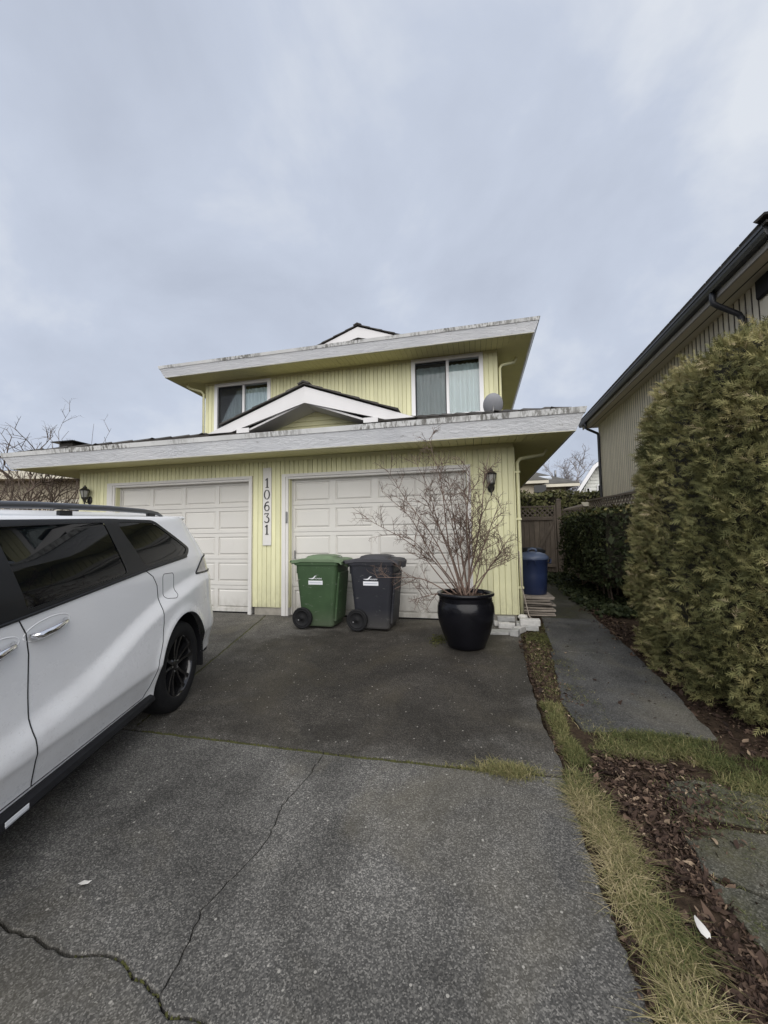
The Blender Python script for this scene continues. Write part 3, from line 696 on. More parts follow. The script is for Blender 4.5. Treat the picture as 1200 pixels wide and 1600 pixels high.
# --- decorative gable on the lower roof, and its twin on the upper roof
def gable(cx, yf, zb, zt, hw, ridge_to, parent, siding_y=0.45):
    sl = (zt - zb) / hw; wd = 0.255; g = MB()
    vd = wd  # vertical depth of the bargeboards
    for s in (-1, 1):
        b = MB(); b.prism([(cx, zt), (cx + s * hw, zb), (cx + s * (hw - vd / sl * 0.62), zb + 0.0), (cx, zt - vd)], 'y', yf, yf + 0.04)
        b.build('bargeboard', 'gable_white', parent)
        b = MB(); b.prism([(cx, zt - vd + .002), (cx + s * (hw - vd / sl), zb), (cx + s * (hw - vd / sl), zb + .03), (cx, zt - vd + .032)], 'y', yf + 0.041, yf + siding_y)
        b.build('gable_soffit', 'gable_white', parent)
        b = MB(); b.box(min(cx + s * 0.94, cx + s * 1.16), max(cx + s * 0.94, cx + s * 1.16), yf - 0.012, yf - .001, zb - 0.03, zb + 0.045); b.build('return_block', 'gable_white', parent)
    # lap siding in the recess
    z = zb - 0.02; n = 5; h = (zt - vd - z) / n
    for i in range(n):
        z0 = z + i * h; ha = max(0.02, (zt - vd + .03 - z0) / sl); hb = max(0.0, (zt - vd + .03 - z0 - h) / sl)
        b = MB(); b.add([(cx - ha, yf + siding_y - .02, z0), (cx + ha, yf + siding_y - .02, z0), (cx + hb, yf + siding_y, z0 + h), (cx - hb, yf + siding_y, z0 + h),
                         (cx - ha, yf + siding_y + .01, z0), (cx + ha, yf + siding_y + .01, z0), (cx + hb, yf + siding_y + .01, z0 + h), (cx - hb, yf + siding_y + .01, z0 + h)],
                        [(0, 1, 2, 3), (7, 6, 5, 4), (0, 4, 5, 1), (1, 5, 6, 2), (3, 2, 6, 7), (0, 3, 7, 4)])
        b.build('lap_board', 'yellow', parent)
    for s in (-1, 1):
        rb = MB(); rb.add([(cx, yf + .02, zt + .006), (cx + s * (hw + .03), yf + .02, zb - sl * .03 + .006), (cx + s * (hw + .03), yf + 0.1, zb - sl * .03 + .006), (cx, ridge_to, zt + .006)], [(0, 1, 2, 3)])
        rb.build('gable_roof', 'tile', parent)
        al = Vector((0, s, 0)); us = Vector((-s, 0, sl)).normalized()
        L = math.hypot(hw + .04, sl * (hw + .04))
        k = int(L / 0.30)
        for col in range(3):
            for r in range(k):
                p = Vector((cx + s * (hw + .04), yf - 0.035 + TW * .5 + col * TW, zb - sl * .04 + .012)) + us * (r * L / k)
                if p.y + .2 > yf + (ridge_to - yf) * ((r + .6) / k): continue
                nn = al.cross(us).normalized(); rot = Matrix((al, us, nn)).transposed().to_4x4()
                inst('tile', tile_me, parent, p + nn * (.012 + rnd.uniform(0, .004)), rot)
    caps(parent, (cx, yf - 0.05, zt + .035), (cx, ridge_to, zt + .035))
gable(-2.50, 5.45, 2.985, 3.605, 1.70, 7.2, lroof)

# --- upper storey
mb = MB(); UZT = 5.42
RW, LW = (-1.325, 0.235, 3.98, 5.365), (-6.575, -5.015, 3.95, 5.325)
holes = [LW, RW]
mb.box(UX0 + .004, LW[0], UY + bk, UY + .16, 3.0, UZT); mb.box(LW[0], LW[1], UY + bk, UY + .16, LW[3], UZT); mb.box(LW[0], LW[1], UY + bk, UY + .16, 3.0, LW[2])
mb.box(LW[1], RW[0], UY + bk, UY + .16, 3.0, UZT); mb.box(RW[0], RW[1], UY + bk, UY + .16, RW[3], UZT); mb.box(RW[0], RW[1], UY + bk, UY + .16, 3.0, RW[2]); mb.box(RW[1], UX1 - .004, UY + bk, UY + .16, 3.0, UZT)
mb.box(UX0, UX0 + .12, UY + .161, 16.3, 3.0, UZT); mb.box(UX1 - .12, UX1, UY + .161, 16.3, 3.0, UZT)
uwall = mb.build('upper_wall', 'yellow', house)
def usegs(x):
    for w_ in holes:
        if w_[0] - .03 < x < w_[1] + .03: return [(3.05, w_[2] - .03), (w_[3] + .03, UZT)]
    return [(3.05, UZT)]
siding(uwall, UX0, UX1, 0.098, usegs, UY, gap=0.008, jit=.0015)
MB().box(UX0 - .002, UX1 + .002, UY - .012, UY - .0005, UZT - .05, UZT - .002).build('frieze', 'yellow', uwall)
eaves('upper', -7.55, 1.265, 8.15, 16.9, 0.7, 5.365, 5.565, 5.632, UZT, UX0, UX1, UY)
ur = MB(); a0, a1, b0, b1, ez, rz = -7.63, 1.345, 8.075, 16.95, 5.62, 5.62 + .334 * 4.4
ur.add([(a0, b0, ez), (a1, b0, ez), (a1 - 4.3, b0 + 4.4, rz), (a0 + 4.3, b0 + 4.4, rz), (a1, b1, ez), (a0, b1, ez)], [(0, 1, 2, 3), (1, 4, 2), (4, 5, 3, 2), (5, 0, 3)])
uroof = ur.build('upper_roof', 'tile', house)
gable(-2.55, 8.48, 5.66, 6.185, 1.42, 10.0, uroof)

def window(wd, curtain_seed):
    x0, x1, z0, z1 = wd; fr = 0.055
    f = MB()
    f.box(x0 - .035, x0 + fr, UY - .028, UY + .10, z0 - .035, z1 + .035); f.box(x1 - fr, x1 + .035, UY - .028, UY + .10, z0 - .035, z1 + .035)
    f.box(x0 + fr, x1 - fr, UY - .028, UY + .10, z1 - fr, z1 + .035); f.box(x0 + fr, x1 - fr, UY - .028, UY + .10, z0 - .035, z0 + fr)
    wdo = f.build('window', 'vinyl', house)
    xm = (x0 + x1) / 2 + 0.02
    m = MB(); m.box(xm - .032, xm + .032, UY + .012, UY + .075, z0 + fr, z1 - fr); m.box(xm + .0325, x1 - fr, UY + .02, UY + .07, z0 + fr, z0 + fr + .03); m.build('mullion', 'vinyl', wdo)
    MB().box(x0 + fr, xm - .03, UY + .055, UY + .060, z0 + fr, z1 - fr).build('pane', 'glass', wdo)
    MB().box(xm + .03, x1 - fr, UY + .045, UY + .050, z0 + fr, z1 - fr).build('pane', 'glass', wdo)
    m = MB(); sx0, sx1 = x0 + fr + .004, xm - .033
    m.box(sx0, sx1, UY + .030, UY + .031, z0 + fr, z1 - fr); m.build('screen', 'screen', wdo)
    m = MB()
    for a, b, c, d in ((sx0, sx0 + .02, z0 + fr, z1 - fr), (sx1 - .02, sx1, z0 + fr, z1 - fr), (sx0 + .02, sx1 - .02, z1 - fr - .02, z1 - fr), (sx0 + .02, sx1 - .02, z0 + fr, z0 + fr + .02)): m.box(a, b, UY + .022, UY + .029, c, d)
    m.build('screen_frame', 'black_plastic', wdo)
    r = random.Random(curtain_seed)
    def cur(a, b, zt):
        n = int((b - a) / .012); vs = []
        ph = r.random() * 6
        for i in range(n + 1):
            x = a + (b - a) * i / n; y = UY + .115 + .022 * math.sin(x * 62 + ph + 1.2 * math.sin(x * 11)) + .010 * math.sin(x * 23)
            vs += [(x, y, z0 - .02), (x, y, zt)]
        q = MB(); q.add(vs, [(2 * i, 2 * i + 2, 2 * i + 3, 2 * i + 1) for i in range(n)], True); q.build('curtain', 'curtain', wdo)
    cur(x0 + .02, (x0 + x1) / 2 - .03, z1 - .14); cur((x0 + x1) / 2 + .0, x1 - .03, z1 - .13)
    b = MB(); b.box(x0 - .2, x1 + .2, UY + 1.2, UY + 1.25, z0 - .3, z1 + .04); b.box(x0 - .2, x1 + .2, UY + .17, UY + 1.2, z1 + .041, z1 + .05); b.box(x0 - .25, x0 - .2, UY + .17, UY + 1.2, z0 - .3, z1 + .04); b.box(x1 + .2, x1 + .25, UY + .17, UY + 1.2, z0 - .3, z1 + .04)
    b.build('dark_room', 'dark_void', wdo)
window(LW, 3); window(RW, 5)

# --- downpipes (yellow) at the eaves
def pipe(pts, r, name, mat, parent, seg=8): return MB().tube(pts, r, seg).build(name, mat, parent)
pipe([(1.10, 6.40, 2.78), (1.10, 6.40, 2.60), (1.05, 6.40, 2.52), (0.68, 6.12, 2.42), (0.635, 6.08, 2.36), (0.635, 6.08, 0.9), (0.632, 6.08, 0.10)], 0.028, 'downpipe', 'yellow', house)
for z in (0.5, 1.5, 2.2): MB().box(0.592, 0.668, 6.045, 6.115, z, z + .03).build('pipe_strap', 'yellow', house)
pipe([(1.02, 9.3, 5.56), (1.02, 9.3, 5.36), (0.98, 9.28, 5.28), (0.68, 9.0, 5.12), (0.635, 8.97, 5.04), (0.635, 8.95, 3.05)], 0.030, 'downpipe', 'yellow', house)
pipe([(-7.95, 6.8, 2.70), (-7.95, 6.8, 2.50), (-7.9, 6.8, 2.40), (-7.55, 6.6, 2.28), (-7.51, 6.55, 2.2), (-7.51, 6.55, 0.05)], 0.035, 'downpipe', 'beige_fascia', house)
pipe([(-7.33, 8.7, 5.5), (-7.33, 8.7, 5.33), (-7.28, 8.72, 5.28), (-6.98, 8.8, 5.19), (-6.94, 8.83, 5.12), (-6.94, 8.85, 3.6)], 0.030, 'downpipe', 'yellow', house)

# --- roof vent box on the left hip
v = MB(); v.box(-8.46, -8.12, 6.35, 6.65, 2.9, 3.33); 
vent = v.build('roof_vent', 'tile', house)
v = MB(); v.add([(-8.58, 6.25, 3.335), (-8.0, 6.25, 3.335), (-8.0, 6.75, 3.335), (-8.58, 6.75, 3.335), (-8.29, 6.5, 3.42), (-8.58, 6.25, 3.35), (-8.0, 6.25, 3.35), (-8.0, 6.75, 3.35), (-8.58, 6.75, 3.35)],
              [(3, 2, 1, 0), (0, 1, 6, 5), (1, 2, 7, 6), (2, 3, 8, 7), (3, 0, 5, 8), (5, 6, 4), (6, 7, 4), (7, 8, 4), (8, 5, 4)]); v.build('vent_cap', 'gutter_black', vent)

# --- house number board
nb = thing('number_board', 'white vertical house number board reading 10631 between the garage doors', 'sign', (-3.425, Y0 - .012, 1.16))
MB().bbox(-0.078, 0.078, -0.012, 0.010, 0.0, 1.32, 0.003).build('board_plate', 'trim', nb, True)
def ribbon(pts, wds, y, th):
    """stroke of varying width in the XZ plane"""
    n = len(pts); L, Rr = [], []
    for i in range(n):
        a, b = pts[max(0, i - 1)], pts[min(n - 1, i + 1)]; d = Vector((b[0] - a[0], b[1] - a[1])).normalized()
        w_ = wds[i] / 2; L.append((pts[i][0] - d.y * w_, pts[i][1] + d.x * w_)); Rr.append((pts[i][0] + d.y * w_, pts[i][1] - d.x * w_))
    vs = [(p[0], y, p[1]) for p in L + Rr] + [(p[0], y + th, p[1]) for p in L + Rr]
    fs = []
    for i in range(n - 1):
        fs += [(i, i + 1, n + i + 1, n + i), (2 * n + i, 3 * n + i, 3 * n + i + 1, 2 * n + i + 1), (i, 2 * n + i, 2 * n + i + 1, i + 1), (n + i, n + i + 1, 3 * n + i + 1, 3 * n + i)]
    fs += [(0, n, 3 * n, 2 * n), (n - 1, 3 * n - 1, 4 * n - 1, 2 * n - 1)]
    return vs, fs
def arc(cx, cz, rx, rz, a0, a1, n=16): return [(cx + rx * math.cos(R(a0 + (a1 - a0) * i / n)), cz + rz * math.sin(R(a0 + (a1 - a0) * i / n))) for i in range(n + 1)]
def digit(ch, z):
    m = MB(); y, th = -0.0205, 0.0083; H = 0.165
    def st(p, w_): v_, f_ = ribbon([(a, z + b) for a, b in p], w_ if hasattr(w_, '__len__') else [w_] * len(p), y, th); m.add(v_, f_)
    if ch == '1':
        st([(0.004, 0.006), (0.004, H)], 0.022); st([(-0.028, H - .036), (0.0, H - .012)], 0.013); st([(-0.024, 0.006), (0.032, 0.006)], 0.012)
    elif ch == '0':
        p = arc(0, H / 2, 0.046, H / 2 - .006, 90, 450, 28); st(p, [0.010 + 0.008 * abs(math.sin(2 * math.pi * i / 28)) for i in range(29)])
    elif ch == '6':
        st(arc(0.002, 0.052, 0.040, 0.047, 0, 360, 24), 0.015); st(arc(0.034, 0.062, 0.075, 0.098, 182, 98, 14), [0.018 - .004 * i / 14 for i in range(15)]); st([(0.018, 0.157), (0.034, 0.148)], 0.016)
    elif ch == '3':
        st([(-0.040, H - .026), (-0.036, H - .008)], 0.010); st([(-0.038, H - .008), (0.036, H - .008)], 0.013); st([(0.034, H - .012), (-0.006, 0.098)], 0.012)
        st(arc(-0.004, 0.052, 0.044, 0.047, 95, -150, 20), [0.012 + .006 * math.sin(math.pi * i / 20) for i in range(21)])
    m.build('numeral', 'number_black', nb, True)
for i, ch in enumerate('10631'): digit(ch, 1.32 - 0.345 - i * 0.198)

# --- coach lamps
def lantern(x, z, label):
    t = thing('wall_lamp', label, 'lamp', (x, Y0 - 0.012, z), 0, 'coach lamps on the garage wall')
    T = Matrix.Translation((0, -0.10, 0))
    MB().lathe([(0.0, 0.0), (0.055, 0.0), (0.05, 0.02), (0.02, 0.03)], 14, Matrix.Translation((0, 0.011, -0.05)) @ Matrix.Rotation(R(90), 4, 'X') @ Matrix.Diagonal((1, 1.5, 1, 1))).build('back_plate', 'black_metal', t, True)
    MB().tube([(0, -0.015, -0.07), (0, -0.06, -0.10), (0, -0.10, -0.06), (0, -0.10, -0.03)], 0.010, 8).build('bracket_arm', 'black_metal', t, True)
    b = MB().lathe([(0.0, -0.19), (0.012, -0.185), (0.008, -0.15), (0.014, -0.10), (0.03, -0.05), (0.055, -0.02), (0.058, 0.0), (0.045, 0.003)], 10, T, False); b.build('lamp_base', 'black_metal', t, True)
    g_ = MB().lathe([(0.045, 0.003), (0.070, 0.125)], 6, T, False).build('lamp_glass', 'lampglass', t, True)
    f = MB()
    for k in range(6):
        a = k * math.pi / 3; f.tube([(0.050 * math.cos(a), -0.10 + 0.050 * math.sin(a), 0.0), (0.076 * math.cos(a), -0.10 + 0.076 * math.sin(a), 0.128)], 0.005, 5)
    f.lathe([(0.082, 0.124), (0.084, 0.132), (0.080, 0.138), (0.074, 0.132)], 12, T, False, True); f.build('lamp_frame', 'black_metal', t, True)
    MB().lathe([(0.084, 0.136), (0.060, 0.160), (0.032, 0.178), (0.034, 0.196), (0.018, 0.205), (0.010, 0.212), (0.014, 0.222), (0.0, 0.235)], 12, T, False).build('lamp_cap', 'black_metal', t, True)
    return t
M['lampglass'] = simple('frosted_lamp_glass', (0.30, 0.30, 0.28), 0.25, 0.1, 10, 0.2, 30)
lantern(0.245, 2.045, 'black coach lamp on the yellow wall above the potted shrub')
lantern(-7.19, 2.10, 'black coach lamp at the far left garage corner behind the van roof')

# --- satellite dish
t = thing('satellite_dish', 'small grey satellite dish on the roof by the upper right window', 'dish', (0.43, 8.28, 3.33), R(180))
prof = [(0.0, 0.06), (0.08, 0.055), (0.15, 0.04), (0.21, 0.012), (0.225, 0.0), (0.222, -0.006), (0.205, 0.003), (0.14, 0.03), (0.0, 0.05)]
MB().lathe(prof, 28, Matrix.Translation((0, 0, 0.66)) @ Matrix.Rotation(R(68), 4, 'X') @ Matrix.Rotation(R(180), 4, 'X') @ Matrix.Diagonal((.9, 1.05, 1, 1))).build('reflector', 'dish', t, True)
MB().tube([(0, 0.03, -0.2), (0, 0.05, 0.4), (0, 0.03, 0.62)], 0.022, 8).build('mast', 'steel', t, True)
MB().tube([(0, 0.02, 0.46), (0, -0.2, 0.42), (0, -0.34, 0.55)], 0.010, 6).build('feed_arm', 'steel', t, True)
MB().lathe([(0, 0), (0.03, 0.0), (0.025, 0.08), (0, 0.08)], 10, Matrix.Translation((0, -0.36, 0.55)) @ Matrix.Rotation(R(-60), 4, 'X')).build('receiver', 'dish', t, True)

# ================================================================== WHITE MINIVAN
def smooth_table(xs, ys, lo, hi, n=600, sig=0.02):
    t = np.linspace(lo, hi, n); y = np.interp(t, xs, ys); dx = t[1] - t[0]; k = np.arange(-int(4 * sig / dx), int(4 * sig / dx) + 1) * dx
    ker = np.exp(-.5 * (k / sig) ** 2); ker /= ker.sum(); yp = np.pad(y, len(k) // 2, mode='edge')
    ys2 = np.convolve(yp, ker, 'valid')[:n]
    return lambda v: np.interp(v, t, ys2)
Wz = smooth_table([.15, .28, .36, .495, .515, .62, .80, 1.0, 1.16, 1.24, 1.27, 1.40, 1.60, 1.635, 1.68], [.880, .900, .912, .952, .963, .960, .950, .945, .940, .932, .925, .885, .812, .792, .73], .1, 1.75, sig=0.012)
Cu = smooth_table([-1.9, -.9, -.38, .26, .60, .80, 1.145, 1.69, 3.0, 5.0], [1.10, 1.09, 1.075, .99, .90, .83, .71, .625, .55, .55], -2, 5.2, sig=0.10)
Au = smooth_table([-1.9, -.5, .2, 1.2, 2.4, 5], [.020, .038, .046, .036, .012, .0], -2, 5.2, sig=0.12)
ZTu = smooth_table([-2, 1.85, 2.15, 2.9, 3.3, 3.9, 4.2, 5], [1.64, 1.64, 1.605, 1.27, 1.075, .97, .90, .82], -2, 5.2, sig=0.06)
def sstep(x): x = np.clip(x, 0, 1); return x * x * (3 - 2 * x)
AX = [(0.0, 0.37), (3.06, 0.37)]; AR = 0.445
def body(s, z):
    """unrolled (s,z) -> (u forward, w outward, z)"""
    s = np.asarray(s, float); z = np.asarray(z, float)
    f = 1 - .045 * np.clip(-s / .62, 0, 1) ** 2; u = s.copy()
    ph = np.clip((-.62 - s) / .44, 0, math.pi / 2); rear = s < -.62
    u = np.where(rear, -.62 - .43 * np.sin(ph), u); f = np.where(rear, .955 - .40 * (1 - np.cos(ph)), f)
    st = np.clip(-s - .62 - .44 * math.pi / 2, 0, None); f = f - st; u = u - .03 * np.clip(st / .55, 0, 1)
    ph = np.clip((s - 3.55) / .5, 0, math.pi / 2); fr = s > 3.55
    u = np.where(fr, 3.55 + .52 * np.sin(ph), u); f = np.where(fr, 1 - .45 * (1 - np.cos(ph)), f)
    st = np.clip(s - 3.55 - .5 * math.pi / 2, 0, None); f = f - st; u = u + .06 * np.clip(st / .55, 0, 1)
    f = np.clip(f, 0, 1)
    h = Au(u) * sstep((Cu(u) + .05 - z) / .135)
    for ax, az in AX:
        d = np.hypot(u - ax, z - az); h = h + .014 * np.exp(-((d - AR) / .05) ** 2) * (np.abs(u - ax) < .8)
    w = (Wz(z) + h) * f
    gr_ = sstep((-.25 - u) / .75)
    u = u + gr_ * .40 * np.clip((z - 1.12) / .52, 0, 1.2) ** 1.25 - gr_ * .05 * sstep((.80 - z) / .25)
    return np.stack([u, w, z], -1)
S0, S1 = -.62 - .44 * math.pi / 2 - .555, 3.55 + .5 * math.pi / 2 + .55
def zlow(s): return 0.30 if -.5 < s < 3.5 else 0.26
th = R(16.0); va = Vector((-math.sin(th), math.cos(th), 0)); vn = Vector((math.cos(th), math.sin(th), 0))
slo = math.atan(.049 * math.cos(th)); vf = -va * math.cos(slo) + Vector((0, 0, -math.sin(slo))); vu = vf.cross(vn); vu = vu if vu.z > 0 else -vu
P0 = Vector((-2.49, 2.95, 0)) - vn * .96; P0.z = gz(P0.y)
VM = Matrix((vf, vn, vu)).transposed().to_4x4(); VM.translation = P0
van = thing('minivan', 'dirty white minivan with black wheels parked on the driveway', 'van', mw=VM)

def rounded(poly, r=0.03, n=5):
    out = []; m = len(poly)
    for i in range(m):
        p, a, b = Vector(poly[i]), Vector(poly[i - 1]), Vector(poly[(i + 1) % m])
        da, db = (a - p), (b - p); ra = min(r, da.length * .45, db.length * .45)
        A, B = p + da.normalized() * ra, p + db.normalized() * ra
        for k in range(n + 1):
            t = k / n; out.append(tuple(A * (1 - t) ** 2 + p * 2 * t * (1 - t) + B * t * t))
    return out
def dens(poly, step=0.03, closed=True):
    out = []; m = len(poly)
    for i in range(m if closed else m - 1):
        a, b = poly[i], poly[(i + 1) % m]; n = max(1, int(math.dist(a, b) / step))
        out += [(a[0] + (b[0] - a[0]) * k / n, a[1] + (b[1] - a[1]) * k / n) for k in range(n)]
    if not closed: out.append(poly[-1])
    return out
def inpoly(p, poly):
    x, y = p; c = False; n = len(poly); j = n - 1
    for i in range(n):
        xi, yi = poly[i]; xj, yj = poly[j]
        if (yi > y) != (yj > y) and x < (xj - xi) * (y - yi) / (yj - yi) + xi: c = not c
        j = i
    return c
glassS = rounded([(.70, 1.252), (1.505, 1.19), (1.555, 1.585), (.765, 1.60)], .03)
glassQ = rounded([(.475, 1.272), (-.19, 1.305), (-.255, 1.35), (.17, 1.59), (.635, 1.603)], .05)
glassF = rounded([(1.68, 1.178), (2.62, 1.11), (2.72, 1.17), (2.2, 1.515), (1.95, 1.575), (1.71, 1.583)], .03)
band = rounded([(2.85, 1.07), (1.55, 1.158), (.46, 1.243), (-.22, 1.277), (-.325, 1.345), (.15, 1.613), (.7, 1.626), (1.85, 1.618), (2.2, 1.565), (2.92, 1.20)], .05)
seam_r = [(.485, 1.238), (.40, 1.185), (.352, 1.11), (.340, .98), (.350, .82), (.385, .69), (.45, .57), (.478, .47), (.51, .40), (.57, .347)]
seam_f = [(1.555, 1.155), (1.518, 1.08), (1.507, .98), (1.517, .78), (1.522, .62), (1.505, .48), (1.485, .347)]
door_b = [(.57, .347), (1.485, .347)]
slide = dens(seam_r, closed=False) + dens(door_b, closed=False)[1:] + dens(seam_f, closed=False)[::-1][1:]
fdoor = dens(seam_f, closed=False) + dens([(1.485, .347), (2.55, .345), (2.62, .45), (2.70, .7), (2.78, .95), (2.85, 1.065)], closed=False)[1:]
fuel = rounded([(.075, .985), (.115, .965), (.235, .985), (.268, 1.01), (.262, 1.16), (.24, 1.182), (.10, 1.172), (.085, 1.15), (.095, 1.03)], .03)
tail = rounded([(-.36, 1.100), (-.48, 1.170), (-.66, 1.235), (-.98, 1.255), (-1.42, 1.235), (-1.42, 1.10), (-1.0, 1.085), (-.62, 1.085)], .03)
rearw = rounded([(S0 + .001, 1.30), (-1.20, 1.30), (-1.08, 1.56), (S0 + .001, 1.585)], .02)
curves = [(dens(c), True) for c in (glassS, glassQ, glassF, band, fuel, tail)] + [(slide, False), (fdoor, False), (dens([(S0, 1.30), (-1.22, 1.30), (-1.10, 1.56), (S0, 1.585)], .04, False), False)]
arcs = []
for ax, az in AX:
    a0 = math.asin((.30 - az) / AR); n = 40
    arcs.append([(ax + AR * math.cos(math.pi - a0 - (math.pi - 2 * a0) * i / n), az + AR * math.sin(math.pi - a0 - (math.pi - 2 * a0) * i / n)) for i in range(n + 1)])
outl = []
xs_ = np.linspace(S0, S1, 190)
low = [(x, .30) for x in np.arange(S0, arcs[0][0][0], .05)] + arcs[0] + [(x, .30) for x in np.arange(arcs[0][-1][0] + .05, arcs[1][0][0] - .02, .05)] + arcs[1] + [(x, .30) for x in np.arange(arcs[1][-1][0] + .05, S1, .05)] + [(S1, .30)]
top = [(x, float(ZTu(body(x, 1.0)[0]))) for x in xs_[::-1]]
outl = low + [(S1, z) for z in np.arange(.36, top[0][1] - .02, .06)] + top + [(S0, z) for z in np.arange(1.60, .32, -.06)]
vin, ein = [], []
def addc(c, closed):
    b = len(vin); vin.extend(Vector(p) for p in c); n = len(c)
    ein.extend((b + i, b + i + 1) for i in range(n - 1))
    if closed: ein.append((b + n - 1, b))
addc(outl, True)
for c, cl in curves: addc(c, cl)
for x in np.arange(S0 + .03, S1, .045):
    for z in np.arange(.32, 1.62, .026):
        if z < float(ZTu(x)) - .012 and not any(math.hypot(x - a, z - b) < AR + .012 for a, b in AX): vin.append(Vector((x, z)))
cv, ce, cf, *_ = delaunay_2d_cdt(vin, ein, [], 0, 1e-5)
pts2 = np.array([tuple(p) for p in cv])
P3 = body(pts2[:, 0], pts2[:, 1])
e_ = 1e-3
du = body(pts2[:, 0] + e_, pts2[:, 1]) - body(pts2[:, 0] - e_, pts2[:, 1]); dz = body(pts2[:, 0], pts2[:, 1] + e_) - body(pts2[:, 0], pts2[:, 1] - e_)
NR = np.cross(dz, du); NR /= np.linalg.norm(NR, axis=1, keepdims=True) + 1e-12
regions = {}
def inpoly_np(c, poly):
    x, y = c[:, 0], c[:, 1]; r = np.zeros(len(c), bool); n = len(poly); j = n - 1
    for i in range(n):
        xi, yi = poly[i]; xj, yj = poly[j]
        if yi != yj: r ^= ((yi > y) != (yj > y)) & (x < (xj - xi) * (y - yi) / (yj - yi) + xi)
        j = i
    return r
TR = np.array([tuple(t3) for t3 in cf]); CT = pts2[TR].mean(1)
left = inpoly_np(CT, outl)
for a, b in AX: left &= np.hypot(CT[:, 0] - a, CT[:, 1] - b) > AR - .002
for k, poly in (('glass_s', glassS), ('glass_q', glassQ), ('glass_f', glassF), ('band', band), ('fuel', fuel), ('tail', tail), ('rear', rearw), ('slide', slide), ('front', fdoor)):
    m_ = left & inpoly_np(CT, poly); regions[k] = TR[m_]; left &= ~m_
regions['body'] = TR[left]
def van_panel(key, name, mat, side):
    tr = np.array(regions[key]); used, inv = np.unique(tr, return_inverse=True); tr = inv.reshape(-1, 3)
    p = P3[used].copy(); nr = NR[used].copy()
    if key.startswith('glass') or key == 'rear': p = p - nr * .004
    if side < 0: p[:, 1] *= -1; nr[:, 1] *= -1
    a, b, c = p[tr[:, 0]], p[tr[:, 1]], p[tr[:, 2]]
    fl = (np.cross(b - a, c - a) * nr[tr[:, 0]]).sum(1) < 0
    tr[fl] = tr[fl][:, ::-1]
    o = np_mesh(name, p, tr, mat, smooth=True)
    o.data.normals_split_custom_set_from_vertices([tuple(x) for x in nr])
    o.parent = van; return o
for side in (1, -1):
    van_panel('body', 'body_side', 'van_white', side)
    sd_ = van_panel('slide', 'sliding_door', 'van_white', side); fd_ = van_panel('front', 'front_door', 'van_white', side)
    van_panel('band', 'window_surround', 'gloss_black', side)
    for k, nme in (('glass_s', 'rear_door_window'), ('glass_q', 'quarter_window'), ('glass_f', 'front_door_window')): van_panel(k, nme, 'tint_glass', side)
    van_panel('fuel', 'fuel_door', 'van_white', side); van_panel('tail', 'tail_lamp', 'tail_lens', side); van_panel('rear', 'rear_window', 'tint_glass', side)
    def on(c, off=.0005): 
        c = np.array(c); p = body(c[:, 0], c[:, 1]); d1 = body(c[:, 0] + e_, c[:, 1]) - body(c[:, 0] - e_, c[:, 1]); d2 = body(c[:, 0], c[:, 1] + e_) - body(c[:, 0], c[:, 1] - e_)
        n = np.cross(d2, d1); n /= np.linalg.norm(n, axis=1, keepdims=True); p = p + n * off; p[:, 1] *= side; return [tuple(x) for x in p]
    MB().tube(on(dens(tail) + [tail[0]], .001), .009, 6).build('tail_lamp_rim', 'gloss_black', van, True)
    MB().tube(on(dens([(-1.0, 1.08), (-1.03, .95), (-1.02, .80), (-.98, .68)], .03, False), .001), .005, 6).build('tailgate_gap', 'seam', van, True)
    for c, nm in ((slide, 'door_gap'), (fdoor, 'door_gap'), (dens(fuel) + [fuel[0]], 'fuel_door_gap')):
        MB().tube(on(c), .0032 if 'fuel' not in nm else .0022, 5).build(nm, 'seam', van, True)
    MB().tube(on(dens([(2.6, 1.083), (1.55, 1.157), (.46, 1.243), (-.20, 1.277)], .05, False), .002), .008, 6).build('belt_moulding', 'gloss_black', van, True)
    # door handles: bowl rim and chrome pull
    for u0, u1, z0, z1 in ((1.275, 1.50, 1.088, 1.062), (1.585, 1.81, 1.055, 1.030)):
        cpt = on([(u0, z0), (u0 + (u1 - u0) * .15, z0 - .004), ((u0 + u1) / 2, (z0 + z1) / 2 - .003), (u1 - (u1 - u0) * .12, z1), (u1, z1)])
        nvec = Vector((0, side, 0)); off = [0.002, 0.030, 0.040, 0.036, 0.006]
        h = MB().tube([Vector(p) + nvec * o for p, o in zip(cpt, off)], [.012, .015, .017, .017, .014], 10).build('door_handle', 'chrome', van, True)
        uc, zc = (u0 + u1) / 2, (z0 + z1) / 2 + .002
        ring = [(uc + .145 * math.cos(a), zc + .046 * math.sin(a) - .10 * .145 * math.cos(a)) for a in np.linspace(0, 2 * math.pi, 28)]
        MB().tube(on(ring, -.0035), .0055, 6).build('handle_recess', 'van_white', van, True)
    # side step and rocker
    q = MB(); prof = [(.80, .315), (.945, .335), (.975, .325), (.985, .300), (.970, .278), (.80, .265)]
    us_ = np.linspace(.48, 2.58, 12); rings = []
    for u in us_: rings.append([(u, side * (y + .012), z) for y, z in prof])
    q.loft(rings, False).build('side_step', 'black_plastic', van, True)
    if side > 0: MB().bbox(1.56, 1.68, .9935, .9965, .296, .322, .0008).build('step_label', 'sticker', van, True)
    # wheel housings, mudflap
    for k, (ax, az) in enumerate(AX):
        q = MB(); n = 24; rings = []
        for y, rr in ((.94, AR + .006), (.60, AR + .006)):
            rings.append([(ax + rr * math.cos(R(-20 + 220 * i / n)), side * y, az + rr * math.sin(R(-20 + 220 * i / n))) for i in range(n + 1)])
        m_ = n + 1
        q.add(rings[0] + rings[1], [(i, i + 1, m_ + i + 1, m_ + i) for i in range(n)] + [tuple(range(m_, 2 * m_))], True); q.build('wheel_housing', 'black_plastic', van, True)
